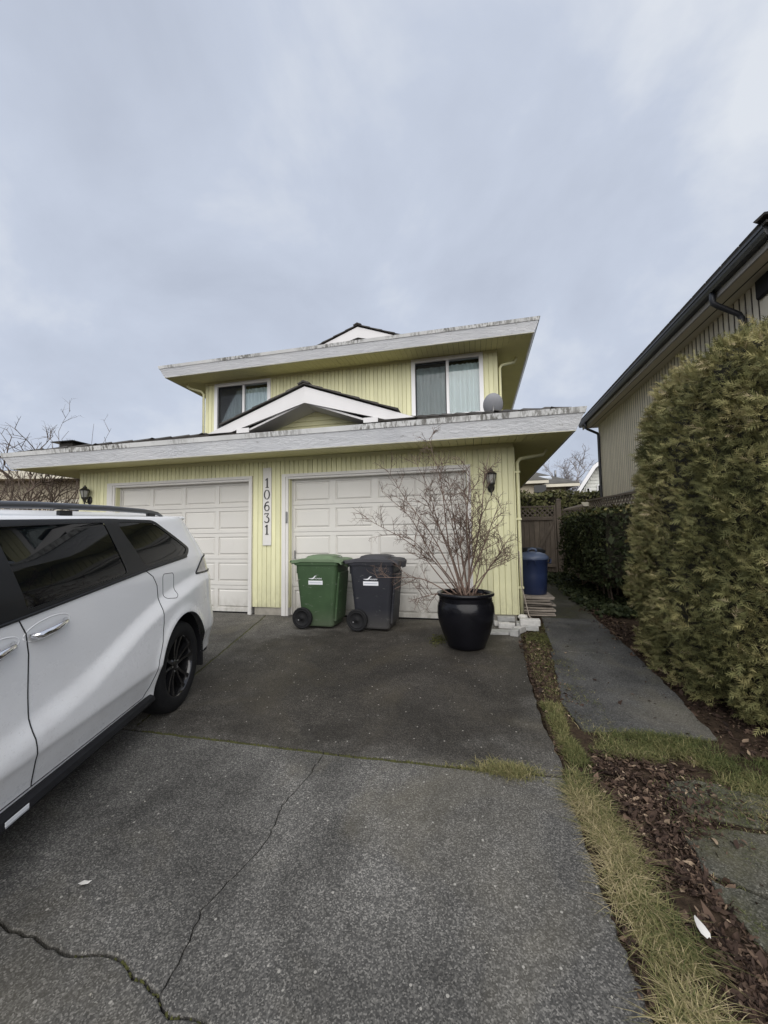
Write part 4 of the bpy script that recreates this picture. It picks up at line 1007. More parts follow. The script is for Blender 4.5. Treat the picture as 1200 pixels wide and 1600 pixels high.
    q = MB(); q.bbox(-.475, -.455, side * .72 if side > 0 else side * .955, side * .955 if side > 0 else side * .72, .20, .50, .006); q.build('mudflap', 'rubber', van, True)
    # roof rail
    q = MB(); pr = [(-.13, 1.640), (-.05, 1.662), (.15, 1.678), (.6, 1.690), (1.2, 1.692), (1.8, 1.680), (2.0, 1.660), (2.07, 1.640)]
    q.tube([(u, side * .735, z + .008) for u, z in pr], [.010, .016, .019, .020, .020, .019, .016, .010], 8)
    rail = q.build('roof_rail', 'rail_grey', van, True)
    for u in (.05, 1.0, 1.85):
        q = MB(); q.bbox(u - .05, u + .05, side * .735 - .014, side * .735 + .014, 1.625, 1.675, .005); q.build('rail_foot', 'gloss_black', van, True)
    # mirror
    q = MB(); q.bbox(2.30, 2.48, side * 1.09 - .10, side * 1.09 + .10, 1.10, 1.27, .04); q.build('wing_mirror', 'van_white', van, True)
    q = MB(); q.bbox(3.62, 3.92, min(side * .60, side * .86), max(side * .60, side * .86), .72, .84, .03); q.build('headlamp', 'tail_lens', van, True)

# roof, windscreen and bonnet: one sheet across the van, cut in three
def top_strip(sa, sb, name, mat, crown):
    ss = np.linspace(sa, sb, 36); n = 20; V = []
    for s in ss:
        u0 = body(s, 1.0)[0]; z = float(ZTu(u0)); p = body(s, z)
        for k in range(n + 1):
            t = -1 + 2 * k / n; V.append((p[0] + 0.0, p[1] * t, p[2] - .002 + crown * (1 - abs(t) ** 2.4) * min(1, p[1] / .5)))
    F = [(i * (n + 1) + k, i * (n + 1) + k + 1, (i + 1) * (n + 1) + k + 1, (i + 1) * (n + 1) + k) for i in range(len(ss) - 1) for k in range(n)]
    o = MB().add(V, F, True).build(name, mat, van, True); return o
top_strip(S0, 2.06, 'roof', 'van_white', .055); top_strip(2.062, 3.27, 'windscreen', 'tint_glass', .06); top_strip(3.272, S1, 'bonnet', 'van_white', .07)
q = MB(); q.bbox(-.80, -.50, -.64, .64, 1.610, 1.650, .015); q.build('rear_spoiler', 'van_white', van, True)
q = MB(); q.box(-.95, 3.9, -.80, .80, .20, .32); q.box(-.4, 2.9, -.78, .78, .32, .60); q.build('underbody', 'black_plastic', van, True)
q = MB(); q.bbox(-1.15, -1.0, -.60, .60, .27, .36, .02); q.build('bumper_trim', 'black_plastic', van, True)
q = MB(); q.bbox(-1.135, -1.06, -.17, .17, .80, .90, .01); q.build('number_plate_recess', 'gloss_black', van, True)
q = MB(); q.bbox(4.06, 4.13, -.5, .5, .34, .60, .02); q.build('grille', 'black_plastic', van, True)

# wheels
def wheel(u, side):
    t = bpy.data.objects.new('wheel', None); COL.objects.link(t); t.parent = van
    mm = Matrix.Translation((u, side * .845, .37)) @ Matrix.Rotation(R(-90 * side), 4, 'X'); t.matrix_basis = mm; reg(t)
    # local z = outward
    prof = [(.245, .105), (.262, .116), (.30, .121), (.335, .113), (.357, .098), (.367, .070), (.370, .03), (.370, -.05), (.362, -.085), (.33, -.11), (.25, -.10)]
    MB().lathe(prof, 56).build('tyre', 'rubber', t, True)
    rim = MB().lathe([(.246, .106), (.240, .098), (.232, .075), (.222, -.02), (.215, -.09), (.0, -.095)], 48).build('rim', 'rim_black', t, True)
    for k in range(10):
        a = k * math.pi / 5 + (.10 if k % 2 else -.10)
        q = MB(); rings = []
        for r_, wd_, z0, z1 in ((.045, .017, .030, .070), (.12, .014, .035, .072), (.19, .016, .045, .086), (.238, .024, .055, .099)):
            rings.append([(r_, -wd_, z0), (r_, wd_, z0), (r_, wd_ * .75, z1), (r_, -wd_ * .75, z1)])
        q.loft(rings, False); q.v = [tuple(Matrix.Rotation(a, 4, 'Z') @ Vector(p)) for p in q.v]
        q.build('spoke', 'rim_black', t, True)
    MB().lathe([(.0, .074), (.030, .074), (.036, .070), (.060, .062), (.064, .03)], 24).build('hub_cap', 'rim_black', t, True)
    q = MB()
    for k in range(5):
        a = k * 2 * math.pi / 5; q.lathe([(0, .072), (.008, .072), (.009, .05)], 6, Matrix.Translation((.048 * math.cos(a), .048 * math.sin(a), 0)), False)
    tag(q.build('wheel_nuts', 'steel', t, True), kind='stuff')
for u in (0.0, 3.06):
    for s in (1, -1): wheel(u, s)

# ================================================================== WHEELIE BINS
def rrect(x0, x1, y0, y1, r, z, n=4):
    out = []
    for cx, cy, a in ((x1 - r, y1 - r, 0), (x0 + r, y1 - r, 90), (x0 + r, y0 + r, 180), (x1 - r, y0 + r, 270)):
        for k in range(n + 1): out.append((cx + r * math.cos(R(a + 90 * k / n)), cy + r * math.sin(R(a + 90 * k / n)), z))
    return out
def text_mesh(body_, size, name, mat, ext=0.0006):
    cu = bpy.data.curves.new(name, 'FONT'); cu.body = body_; cu.size = size; cu.align_x = 'LEFT'; cu.extrude = ext; cu.shear = 0.25
    o = bpy.data.objects.new(name, cu); COL.objects.link(o)
    dg = bpy.context.evaluated_depsgraph_get(); me = bpy.data.meshes.new_from_object(o.evaluated_get(dg)); me.materials.clear(); me.materials.append(M[mat])
    bpy.data.objects.remove(o); return me
def bin_(loc, rotz, body_m, lid_m, label):
    t = thing('wheelie_bin', label, 'bin', loc, rotz, 'wheelie bins in front of the garage door')
    rings = []
    # local x: handle/wheels at -x, front at +x ; near side faces -y
    for z, xa, xb, hy, r in ((.03, -.19, .245, .215, .05), (.05, -.20, .255, .222, .06), (.20, -.215, .268, .232, .06), (.26, -.255, .275, .236, .06), (.60, -.285, .305, .260, .06), (.86, -.305, .330, .277, .06), (.90, -.308, .332, .279, .05), (.905, -.335, .350, .290, .05), (.955, -.338, .352, .292, .05)):
        rings.append(rrect(xa, xb, -hy, hy, r, z))
    b = MB().loft(rings, False); b.build('bin_body', body_m, t, True)
    # vertical ribs under the rim at both ends and the front panel in the body plastic
    for y in (-.18, 0, .18):
        q = MB(); q.bbox(-.332, -.27, y - .012, y + .012, .78, .903, .004); q.build('rim_rib', body_m, t, True)
    q = MB(); q.bbox(.300, .334, -.20, .20, .10, .80, .01); q.v = [(x + (z - .6) * .085, y, z) for x, y, z in q.v]; q.build('front_panel', body_m, t, True)
    # lid: a shallow tray with a raised dome and front lip
    prof = [(-.375, .962, .27), (-.36, .975, .295), (-.25, .990, .300), (-.22, 1.000, .300), (.30, .996, .300), (.375, .985, .295), (.405, .955, .285)]
    L = MB(); rg = []
    for x, z, hy in prof:
        rg.append([(x, -hy, z - .045), (x, hy, z - .045), (x, hy, z - .008), (x, hy - .025, z), (x, -hy + .025, z), (x, -hy, z - .008)])
    L.loft(rg, False); lid = L.build('lid', lid_m, t, True)
    D = MB(); rg = [rrect(-.20, .27, -.235, .235, .07, .994), rrect(-.17, .235, -.20, .20, .07, 1.032), rrect(-.12, .17, -.15, .15, .06, 1.046), rrect(-.06, .10, -.08, .08, .05, 1.050)]
    D.loft(rg, False, False); D.build('lid_dome', lid_m, lid, False)
    lid.children[0].parent = lid; lid.children[0].matrix_parent_inverse = Matrix.Identity(4)
    q = MB(); q.bbox(.385, .425, -.13, .13, .880, .965, .012); q.build('lid_lip', lid_m, t, True)
    for y in (-.09, -.03, .03, .09):
        q = MB(); q.bbox(.418, .432, y - .018, y + .018, .865, .95, .005); q.build('lip_finger', lid_m, t, True)
    MB().tube([(.22, -.02, .998), (.22, -.02, 1.018), (.27, -.02, 1.024), (.31, -.02, 1.012), (.31, -.02, .996)], .006, 6).build('lid_loop', 'steel', t, True)
    # handle bar and hinge at the wheel end
    MB().tube([(-.33, -.24, .945), (-.40, -.24, .955), (-.415, -.20, .957), (-.415, .20, .957), (-.40, .24, .955), (-.33, .24, .945)], .014, 8).build('handle', body_m, t, True)
    for s in (-1, 1):
        wm = Matrix.Translation((-.195, s * .275, .15)) @ Matrix.Rotation(R(-90 * s), 4, 'X')
        o = MB().lathe([(.0, -.025), (.11, -.025), (.150, -.02), (.152, .012), (.146, .024), (.128, .026), (.118, .016), (.112, .024), (.104, .024), (.098, .012), (.02, .014), (.018, .020), (.0, .020)], 40, wm)
        wh = o.build('wheel', 'rubber', t, True)
        if s < 0: MB().lathe([(0, 0), (.011, 0), (.009, .004), (0, .004)], 12, wm @ Matrix.Translation((-.055, -.03, .013))).build('wheel_bolt', 'steel', t, True)
    MB().tube([(-.195, -.27, .15), (-.195, .27, .15)], .012, 8).build('axle', 'steel', t, True)
    # sticker with swoosh and lettering on the near side
    def yat(z): return -(.236 + (z - .26) * (.277 - .236) / .60) - .0015
    def side_box(x0, x1, z0, z1, off, nm, mt):
        m = MB(); y0, y1 = yat(z0) - off, yat(z1) - off
        m.add([(x0, y0, z0), (x1, y0, z0), (x1, y1, z1), (x0, y1, z1), (x0, y0 + .001, z0), (x1, y0 + .001, z0), (x1, y1 + .001, z1), (x0, y1 + .001, z1)], [(0, 1, 2, 3), (7, 6, 5, 4), (0, 4, 5, 1), (1, 5, 6, 2), (2, 6, 7, 3), (3, 7, 4, 0)])
        m.build(nm, mt, t, True)
    side_box(-.105, .115, .628, .685, .001, 'sticker', 'sticker')
    side_box(-.09, .10, .652, .658, .0022, 'sticker_print', 'print_grey')
    v_, f_ = ribbon([(-.10, .716), (-.06, .712), (-.03, .716), (-.012, .735), (.004, .752), (.024, .752)], [.004, .012, .020, .018, .010, .003], 0, .0008)
    m = MB(); m.add([(x, yat(z) - .0006 + y, z) for x, y, z in v_], f_); m.build('swoosh_emblem', 'sticker', t, True)
    tm = text_mesh('Richmond', .038, 'lettering', 'sticker')
    o = bpy.data.objects.new('lettering', tm); COL.objects.link(o); o.parent = t
    o.matrix_basis = Matrix.Translation((-.012, yat(.70) - .0012, .705)) @ Matrix.Rotation(R(90 - 3.9), 4, 'X') @ Matrix.Scale(.72, 4, (1, 0, 0)); reg(o)
    return t
M['print_grey'] = simple('grey_print', (0.25, 0.30, 0.40), 0.5, 0.0, 4, 0)
bin_((-2.26, 5.565, gz(5.55)), R(-1), 'bin_green', 'lid_green', 'green wheelie bin with paler green lid and white sticker')
bin_((-1.43, 5.555, gz(5.55)), R(-2), 'bin_dark', 'lid_dark', 'charcoal wheelie bin with white sticker behind the shrub twigs')

# ================================================================== POT AND SHRUB
PX, PY = -0.14, 4.92; PZ = gz(PY)
pot = thing('plant_pot', 'large glossy black glazed plant pot on the driveway', 'pot', (PX, PY, PZ))
pf = [(0.0, 0.0), (.205, 0.0), (.222, .012), (.245, .07), (.290, .18), (.328, .30), (.343, .40), (.340, .48), (.326, .535), (.318, .545), (.322, .555), (.316, .575), (.320, .585), (.314, .60), (.328, .606), (.343, .618), (.346, .635), (.338, .648), (.318, .652), (.300, .645), (.292, .62), (.29, .50), (.0, .50)]
MB().lathe(pf, 72).build('pot_body', 'glazed', pot, True)
m = MB(); ns = 26
m.lathe([(.295, .575), (.2, .60), (.1, .612), (0.001, .615)], 32)
m.build('pot_soil', 'soil', pot, True)
V, F, T = [], [], []
for i in range(900):
    a, r_ = rnd.random() * 6.283, .285 * math.sqrt(rnd.random()); c = Vector((r_ * math.cos(a), r_ * math.sin(a), .585 + .035 * (1 - r_ / .3) + rnd.uniform(-.004, .014)))
    d = Vector((rnd.uniform(-1, 1), rnd.uniform(-1, 1), rnd.uniform(-.5, .5))).normalized(); e2 = d.orthogonal().normalized(); l, w2 = rnd.uniform(.012, .032), rnd.uniform(.005, .012)
    b = len(V); V += [c - d * l - e2 * w2, c + d * l - e2 * w2 * .6, c + d * l + e2 * w2, c - d * l + e2 * w2 * .7]; F.append((b, b + 1, b + 2, b + 3)); T.append(rnd.random() ** 1.6 * .8)
o = np_mesh('bark_mulch', np.array([tuple(v) for v in V]), np.array(F), 'litter', T); o.parent = pot; tag(o, kind='stuff')

def branch_pts(a, b, n, sag, r_, curl=0.03):
    a, b = Vector(a), Vector(b); L = (b - a).length; out = []
    ph = [r_.random() * 6 for _ in range(4)]
    for i in range(n + 1):
        t = i / n; p = a.lerp(b, t); p.z += sag * math.sin(math.pi * t) * L
        k = curl * L * math.sin(math.pi * min(1, t * 1.02)) ** .5 if 0 < t < 1 else 0
        p += Vector((math.sin(ph[0] + t * 7), math.sin(ph[1] + t * 6), math.sin(ph[2] + t * 8))) * k
        out.append(p)
    return out
def twigs(mb, pts, rad, level, r_, spread, lengths, counts, seg, t0=0.3, upb=.25):
    n = len(pts)
    for _ in range(counts[level]):
        t = r_.uniform(t0, 1.0); i = min(n - 2, int(t * (n - 1))); f = t * (n - 1) - i
        p = pts[i].lerp(pts[i + 1], f); d = (pts[i + 1] - pts[i]).normalized()
        side = Vector((r_.gauss(0, 1), r_.gauss(0, 1), r_.gauss(0, 1))); side -= d * side.dot(d); side.normalize()
        dd = (d * (1 - spread) + side * spread * 1.2 + Vector((0, 0, upb))).normalized()
        L = lengths[level] * r_.uniform(.45, 1.25) * (1.15 - .5 * t)
        q = branch_pts(p, p + dd * L, 4 if level < 1 else 3, r_.uniform(-.02, .05), r_, .014)
        r0 = max(.0012, rad * (.62 - .2 * t) if level == 0 else rad * .6)
        mb.tube(q, [r0 * (1 - .6 * k / (len(q) - 1)) for k in range(len(q))], seg, False)
        if level + 1 < len(counts): twigs(mb, q, r0, level + 1, r_, spread + .05, lengths, counts, 3, .2, upb)
shrub = thing('bare_shrub', 'bare reddish brown multi stemmed shrub growing in the black pot', 'shrub', (PX, PY, PZ + .6))
ends = [(-1.52, 1.66, -.15), (-1.20, 1.88, .15), (-1.06, 2.12, -.2), (-.80, 2.36, .1), (-.53, 2.50, -.1), (-.33, 2.05, .25), (-.05, 2.10, -.25), (.20, 2.33, .1), (.03, 1.85, .3), (.30, 1.66, -.1), (.46, 1.30, .1), (.36, .98, -.2), (-1.20, .78, -.2), (-.80, .50, -.25), (-.65, 1.85, .25), (-.48, 2.2, .1), (-.2, 1.75, -.3), (-.95, 1.35, .2), (.15, 1.30, .3), (-.12, 2.25, .05)]
r_ = random.Random(5)
for i, (ex, ezz, ey) in enumerate(ends):
    bx = PX + r_.uniform(-.07, .07) + (ex - PX) * .06; by = PY + r_.uniform(-.08, .06)
    low_ = ezz < 1.0
    p = branch_pts((bx, by, PZ + .58), (ex, PY + ey, ezz), 9, .10 if low_ else (.06 if abs(ex - PX) > .6 else .02), r_, .016)
    r0 = r_.uniform(.009, .014) * (.8 if low_ else 1)
    m = MB(); m.tube(p, [r0 * (1 - .78 * k / 9) for k in range(10)], 6, False)
    twigs(m, p, r0, 0, r_, .55, (.34, .15, .075), (14 if not low_ else 9, 5, 2), 4, .26)
    m.build('stem', 'twig', shrub)

# ================================================================== THINGS BESIDE THE GARAGE CORNER
def brick(x, y, z, rz, mat, label, sx=.205, sy=.095, sz=.072, tilt=0):
    mm = Matrix.Translation((x, y, z)) @ Matrix.Rotation(R(rz), 4, 'Z') @ Matrix.Rotation(R(tilt), 4, 'Y')
    b = MB().bbox(-sx / 2, sx / 2, -sy / 2, sy / 2, 0, sz, .006)
    b.v = [(a + rnd.uniform(-.002, .002), c + rnd.uniform(-.002, .002), d + rnd.uniform(-.001, .001)) for a, c, d in b.v]
    o = b.build('brick', mat, None, False, mm); return tag(o, label, 'brick', 'loose bricks at the garage corner')
bz = gz(5.7) - .004
brick(.335, 5.93, bz, 2, 'brick_white', 'pale brick half hidden behind the pot against the wall base', .21)
brick(.395, 5.80, bz, -3, 'brick_white', 'pale brick lying in front of the wall base right of the pot', .22, .10)
brick(.395, 5.925, bz + .074, 1, 'brick_grey', 'grey brick tucked directly under the siding corner', .24, .09, .066)
brick(.565, 5.82, bz, 86, 'brick_grey', 'grey brick standing end on between the two brick piles', .20, .085, .085)
brick(.685, 5.74, bz, -4, 'brick_grey', 'grey brick at the bottom of the right hand pair', .235, .12, .065)
brick(.695, 5.75, bz + .067, -2, 'brick_white', 'white brick on top of the right hand pair', .26, .13, .082)
brick(.545, 5.60, bz - .004, 62, 'brick_white', 'white brick turned at an angle on the driveway edge', .19, .10, .078, 3)
brick(.475, 5.46, bz - .010, 72, 'brick_grey', 'grey brick nearest the camera beside the driveway', .17, .105, .08)
brick(.30, 5.55, bz - .012, 4, 'brick_grey', 'flat grey paver lying right behind the pot', .32, .22, .03)
st = MB().lathe([(0, 0), (.035, .005), (.062, .03), (.065, .05), (.045, .078), (0, .086)], 16, Matrix.Translation((.625, 5.93, .075)) @ Matrix.Diagonal((1.1, .8, .95, 1)))
tag(st.build('round_stone', 'stone_white', None), 'white rounded stone at the foot of the yellow corner', 'stone')
sk_ = MB().tube([(.605, 5.96, 1.05), (.625, 5.93, .55), (.70, 5.86, .15), (.735, 5.83, .11)], [.007, .008, .009, .009], 6)
tag(sk_.build('stick', 'wood_plank', None), 'thin grey stick leaning against the yellow house corner', 'stick')

zz = gz(6.9) + .004; plab = ['bottom', 'second', 'third', 'fourth', 'fifth', 'sixth', 'seventh', 'top']
for i in range(8):
    th_ = .026 + .010 * (i == 7); x1 = 1.13 + rnd.uniform(-.05, .05) + (.03 if i == 7 else 0); y0 = 6.50 + rnd.uniform(-.03, .04)
    b = MB().bbox(.66, x1, y0, y0 + .62, zz, zz + th_, .004)
    b.v = [(x + (rnd.uniform(-.01, .01) if x > .9 else 0), y + rnd.uniform(-.003, .003), z + (x - .9) * .02 * (-1) ** i) for x, y, z in b.v]
    o = b.build('plank', 'wood_plank', None)
    tag(o, ['lowest weathered plank of the stack under the blue bin', 'second lowest weathered plank in the stack beside the house', 'third lowest weathered plank in the stack beside the house', 'fourth lowest weathered plank in the stack beside the house', 'fourth from top weathered plank in the stack beside the house', 'third from top weathered plank in the stack beside the house', 'second from top weathered plank in the stack beside the house', 'top weathered plank of the stack, carrying the blue bin'][i], 'plank', 'stacked weathered planks')
    if i < 7:
        for xb in (.72, 1.02):
            pass
    zz += th_ + .012
# blue bin on the planks
bb = thing('rubbish_bin', 'round navy blue rubbish bin with lid on the plank stack', 'bin', (.90, 6.86, zz - .010))
MB().lathe([(0, 0), (.195, 0), (.205, .012), (.222, .30), (.236, .535), (.246, .545), (.246, .575), (.240, .58)], 40).build('bin_body', 'blue_plastic', bb, True)
MB().lathe([(.254, .560), (.258, .585), (.250, .606), (.20, .650), (.12, .675), (0, .685)], 40).build('lid', 'blue_lid', bb, True)
MB().tube([(-.07, -.02, .672), (-.055, -.02, .72), (0, -.02, .735), (.055, -.02, .72), (.07, -.02, .672)], .017, 8).build('lid_handle', 'blue_lid', bb, True)
for a in (-100, 0, 180):
    q = MB().tube([(.245, -.06, .50), (.275, -.06, .50), (.280, -.05, .56), (.280, .05, .56), (.275, .06, .50), (.245, .06, .50)], .009, 6); q.v = [tuple(Matrix.Rotation(R(a), 4, 'Z') @ Vector(p)) for p in q.v]; q.build('side_handle', 'blue_plastic', bb, True)
bk_ = thing('black_bin', 'black bin half hidden behind the blue bin', 'bin', (.98, 7.75, gz(7.7)))
MB().lathe([(0, 0), (.20, 0), (.21, .02), (.26, .92), (.27, .94), (.25, .95)], 28).build('bin_body', 'black_plastic', bk_, True)
MB().lathe([(.275, .935), (.27, .97), (.2, 1.01), (0, 1.03)], 28).build('lid', 'black_plastic', bk_, True)
op = MB().lathe([(0, 0), (.07, 0), (.072, .02), (.05, .03), (.048, .10), (.062, .105), (.062, .13), (.046, .14), (.046, .21), (.06, .215), (.06, .24), (.04, .26), (.03, .30), (.012, .325), (0, .33)], 16, Matrix.Translation((1.385, 8.9, gz(8.9) + .004)))
tag(op.build('garden_post', 'orange', None), 'small orange ribbed post standing beside the mossy path', 'ornament')

# ================================================================== RIGHT NEIGHBOUR'S HOUSE
nh = thing('neighbour_house', 'beige two storey house with black gutters at right', 'house', (8, 9, 0))
HX, HY0, HY1, HZ = 3.60, 5.42, 12.35, 4.47
mb = MB(); mb.box(HX + .006, 12.0, HY0 + .02, HY1, -0.2, HZ + .05)
hw_ = mb.build('wall', 'beige_groove', nh)
n = int((HY1 - HY0) / .118); pp = (HY1 - HY0) / n
h = pp / 2 - .017; bm_ = MB().prism([(0, -h), (.010, -h), (.010, h), (0, h), (-.002, h - .004), (-.002, -h + .004)], 'z', 2.30, HZ).mesh('board', 'beige_siding')
for i in range(n): inst('board', bm_, hw_, (HX, HY0 + (i + .5) * pp, 0))
bm2 = MB().prism([(0, -h), (.010, -h), (.010, h), (0, h), (-.002, h - .004), (-.002, -h + .004)], 'z', -.1, 2.20).mesh('board', 'beige_siding')
for i in range(n): inst('board', bm2, hw_, (HX, HY0 + (i + .5) * pp, 0))
MB().box(HX - .03, HX + .019, HY0, HY1, 2.205, 2.295).build('belt_flashing', 'beige_fascia', hw_)
MB().box(HX - .012, HX + .05, HY1 - .002, HY1 + .05, 0, HZ).build('corner_board', 'beige_siding', hw_)
MB().box(HX - .014, HX + .03, HY0 - .06, HY0 + .26, 0, HZ).build('corner_board', 'beige_siding', hw_)
mb = MB(); mb.box(3.275, 12.2, 4.97, 12.74, HZ, HZ + .02); mb.build('soffit', 'beige_siding', nh)
MB().box(3.45, 3.465, 5.1, 12.7, HZ - .004, HZ - .0005).build('soffit_vent', 'dark_void', nh)
mb = MB(); mb.box(3.255, 3.28, 4.95, 12.76, HZ - .035, HZ + .14); mb.build('fascia', 'beige_fascia', nh)
MB().box(3.281, 12.2, 4.95, 4.975, HZ - .035, HZ + .14).build('fascia', 'beige_fascia', nh)
gp = [(3.252, HZ + .04), (3.175, HZ + .04), (3.155, HZ + .085), (3.150, HZ + .115), (3.138, HZ + .125), (3.138, HZ + .15), (3.150, HZ + .155), (3.165, HZ + .15), (3.252, HZ + .10)]
MB().prism(gp, 'y', 4.90, 12.78).build('gutter', 'gutter_black', nh)
gp2 = [(4.948 - (3.252 - a), z) for a, z in gp]; MB().prism(gp2, 'x', 3.20, 12.2).build('gutter', 'gutter_black', nh)
rf = MB(); ez = HZ + .17; sl_ = .42
rf.add([(3.14, 4.84, ez), (12.4, 4.84, ez), (12.4, 8.8, ez + 3.9 * sl_), (7.1, 8.8, ez + 3.96 * sl_), (3.14, 12.8, ez), (12.4, 12.8, ez),
        (3.14, 4.84, ez - .03), (12.4, 4.84, ez - .03), (12.4, 12.8, ez - .03), (3.14, 12.8, ez - .03)],
       [(0, 1, 2, 3), (0, 3, 4), (4, 3, 2, 5), (0, 6, 7, 1), (0, 4, 9, 6), (4, 5, 8, 9), (6, 9, 8, 7)])
nroof = rf.build('roof', 'tile', nh)
usr = Vector((1, 0, sl_)).normalized()
for j in range(22):
    p = Vector((3.15, 4.95 + j * .345 + .17, ez + .004)); al = Vector((0, -1, 0)); nn = al.cross(usr).normalized()
    inst('tile', tile_me, nroof, p + nn * .006, Matrix((al, usr, nn)).transposed().to_4x4())
caps(nroof, (3.12, 4.82, ez + .02), (7.1, 8.8, ez + 3.96 * sl_ + .02))
def dpipe(y):
    MB().tube([(3.21, y, HZ + .06), (3.21, y, HZ - .05), (3.215, y, HZ - .10), (3.26, y, HZ - .14), (3.53, y + .05, HZ - .27), (3.555, y + .05, HZ - .33), (3.555, y + .05, HZ - .6), (3.555, y + .05, 2.3), (3.52, y + .05, 2.2), (3.52, y + .05, 0)], .036, 10).build('downpipe', 'downpipe_black', nh)
dpipe(5.98); dpipe(12.26)
MB().bbox(3.54, 3.60, 5.50, 5.74, 4.20, 4.46, .02).build('vent_hood', 'black_plastic', nh)

# ================================================================== GATE, FENCES
gate = thing('wooden_gate', 'weathered grey wooden gate with lattice top at the path end', 'gate', (1.5, 12.7, gz(12.7)))
gx0, gx1, gy = .72, 2.36, 12.7; g0 = gz(12.7) + .05
nb_ = 11; pw_ = (gx1 - gx0) / nb_
for i in range(nb_):
    zt_ = 1.74; b = MB().bbox(-pw_ / 2 + .003, pw_ / 2 - .003, 0, .022, g0 + rnd.uniform(-.02, .02), zt_, .002)
    inst('board', b.mesh('board', 'wood_grey'), gate, (gx0 + (i + .5) * pw_, gy + rnd.uniform(0, .006), 0))
for z in (1.72, g0 + .15): MB().bbox(gx0, gx1, gy - .04, gy - .002, z, z + .085, .004).build('rail', 'wood_grey', gate)
br = MB(); br.box(-.045, .045, -.038, -.003, 0, 1.65, Matrix.Translation((1.62, gy, g0 + .22)) @ Matrix.Rotation(R(28), 4, 'Y')); br.build('brace', 'wood_grey', gate)
def lattice(parent, ax, ay, bx, by, z0a, z1a, z0b, z1b, pitch=.10, wd=.034):
    A, B = Vector((ax, ay, 0)), Vector((bx, by, 0)); L = (B - A).length; d = (B - A) / L; nrm = Vector((-d.y, d.x, 0))
    m = MB(); H = max(z1a - z0a, z1b - z0b)
    def pt(s, f): return A + d * s + Vector((0, 0, (z0a + (z0b - z0a) * s / L) * (1 - f) + (z1a + (z1b - z1a) * s / L) * f))
    for sg in (1, -1):
        k = -H
        while k < L + H:
            s0, s1 = k, k + sg * H; f0, f1 = 0., 1.
            if s0 > s1: s0, s1, f0, f1 = s1, s0, f1, f0
            if s1 > 0 and s0 < L:
                if s0 < 0: f0 = f0 + (f1 - f0) * (0 - s0) / (s1 - s0); s0 = 0
                if s1 > L: f1 = f0 + (f1 - f0) * (L - s0) / (s1 - s0); s1 = L
                if s1 - s0 > .02:
                    p, q = pt(s0, f0), pt(s1, f1); t_ = (q - p).normalized(); e3 = nrm.cross(t_) * wd / 2; off = nrm * (.012 if sg > 0 else -.001); th3 = nrm * .010
                    vs = [p - e3 + off, q - e3 + off, q + e3 + off, p + e3 + off]; m.add(vs + [v + th3 for v in vs], [(0, 1, 2, 3), (7, 6, 5, 4), (0, 4, 5, 1), (1, 5, 6, 2), (2, 6, 7, 3), (3, 7, 4, 0)])
            k += pitch * 1.414
    tag(m.build('lattice', 'wood_grey', parent), kind='stuff')
    for f in (0, 1):
        p, q = pt(0, f), pt(L, f); vs = []
        for v in (p, q):
            for a in (-.015, .04):
                for c in (-.022, .022): vs.append(v + nrm * a + Vector((0, 0, c)))
        MB().add(vs, [(0, 1, 3, 2), (4, 6, 7, 5), (0, 4, 5, 1), (2, 3, 7, 6), (0, 2, 6, 4), (1, 5, 7, 3)]).build('lattice_rail', 'wood_grey', parent)
lattice(gate, gx0, gy - .01, gx1, gy - .01, 1.80, 2.14, 1.80, 2.14)
for x in (gx0 - .01, 2.36): MB().bbox(x - .025, x + .02, gy - .05, gy - .002, g0, 2.16, .004).build('stile', 'wood_grey', gate)
gp_ = MB().bbox(2.395, 2.535, 12.62, 12.76, -.1, 2.33, .01); gp_.add([(2.385, 12.61, 2.33), (2.545, 12.61, 2.33), (2.545, 12.77, 2.33), (2.385, 12.77, 2.33), (2.465, 12.69, 2.37)], [(0, 1, 4), (1, 2, 4), (2, 3, 4), (3, 0, 4), (3, 2, 1, 0)])
tag(gp_.build('gate_post', 'wood_grey', None), 'square grey wooden post right of the gate', 'post')
fen = thing('wooden_fence', 'weathered wooden fence panel with lattice right of the gate post', 'fence', (2.9, 12.75, gz(12.7)))
for i in range(6): 
    b = MB().bbox(-.070, .070, 0, .022, gz(12.7) - .03, 1.62, .002); inst('board', b.mesh('board', 'wood_grey'), fen, (2.62 + i * .148, 12.72 + rnd.uniform(0, .006), 0))
lattice(fen, 2.56, 12.70, 3.45, 12.70, 1.68, 2.02, 1.68, 2.02)
sf = thing('side_fence', 'dark fence topped with lattice below the beige house wall', 'fence', (3.05, 10, 0))
lattice(sf, 3.12, 7.2, 3.0, 11.6, 1.78, 2.04, 1.98, 2.19, .11, .04)
for i in range(29):
    y = 7.27 + i * .15; zt_ = 1.76 + (y - 7.2) * .045; b = MB().bbox(0, .022, -.070, .070, gz(y) - .03, zt_, .002); inst('board', b.mesh('board', 'wood_grey'), sf, (3.14 - (y - 7.2) * .027, y, 0))
lp = thing('lean_to_board', 'dark sloping board with a white end between gate post and lattice', 'board', (2.8, 11.8, 2.0))
q = MB(); q.add([(2.52, 12.35, 2.00), (2.95, 11.45, 2.06), (3.05, 11.55, 2.15), (2.60, 12.45, 2.05), (2.52, 12.35, 1.97), (2.95, 11.45, 2.01), (3.05, 11.55, 2.10), (2.60, 12.45, 2.02)], [(0, 1, 2, 3), (7, 6, 5, 4), (0, 4, 5, 1), (1, 5, 6, 2), (2, 6, 7, 3), (3, 7, 4, 0)]); q.build('board_face', 'wood_grey', lp)
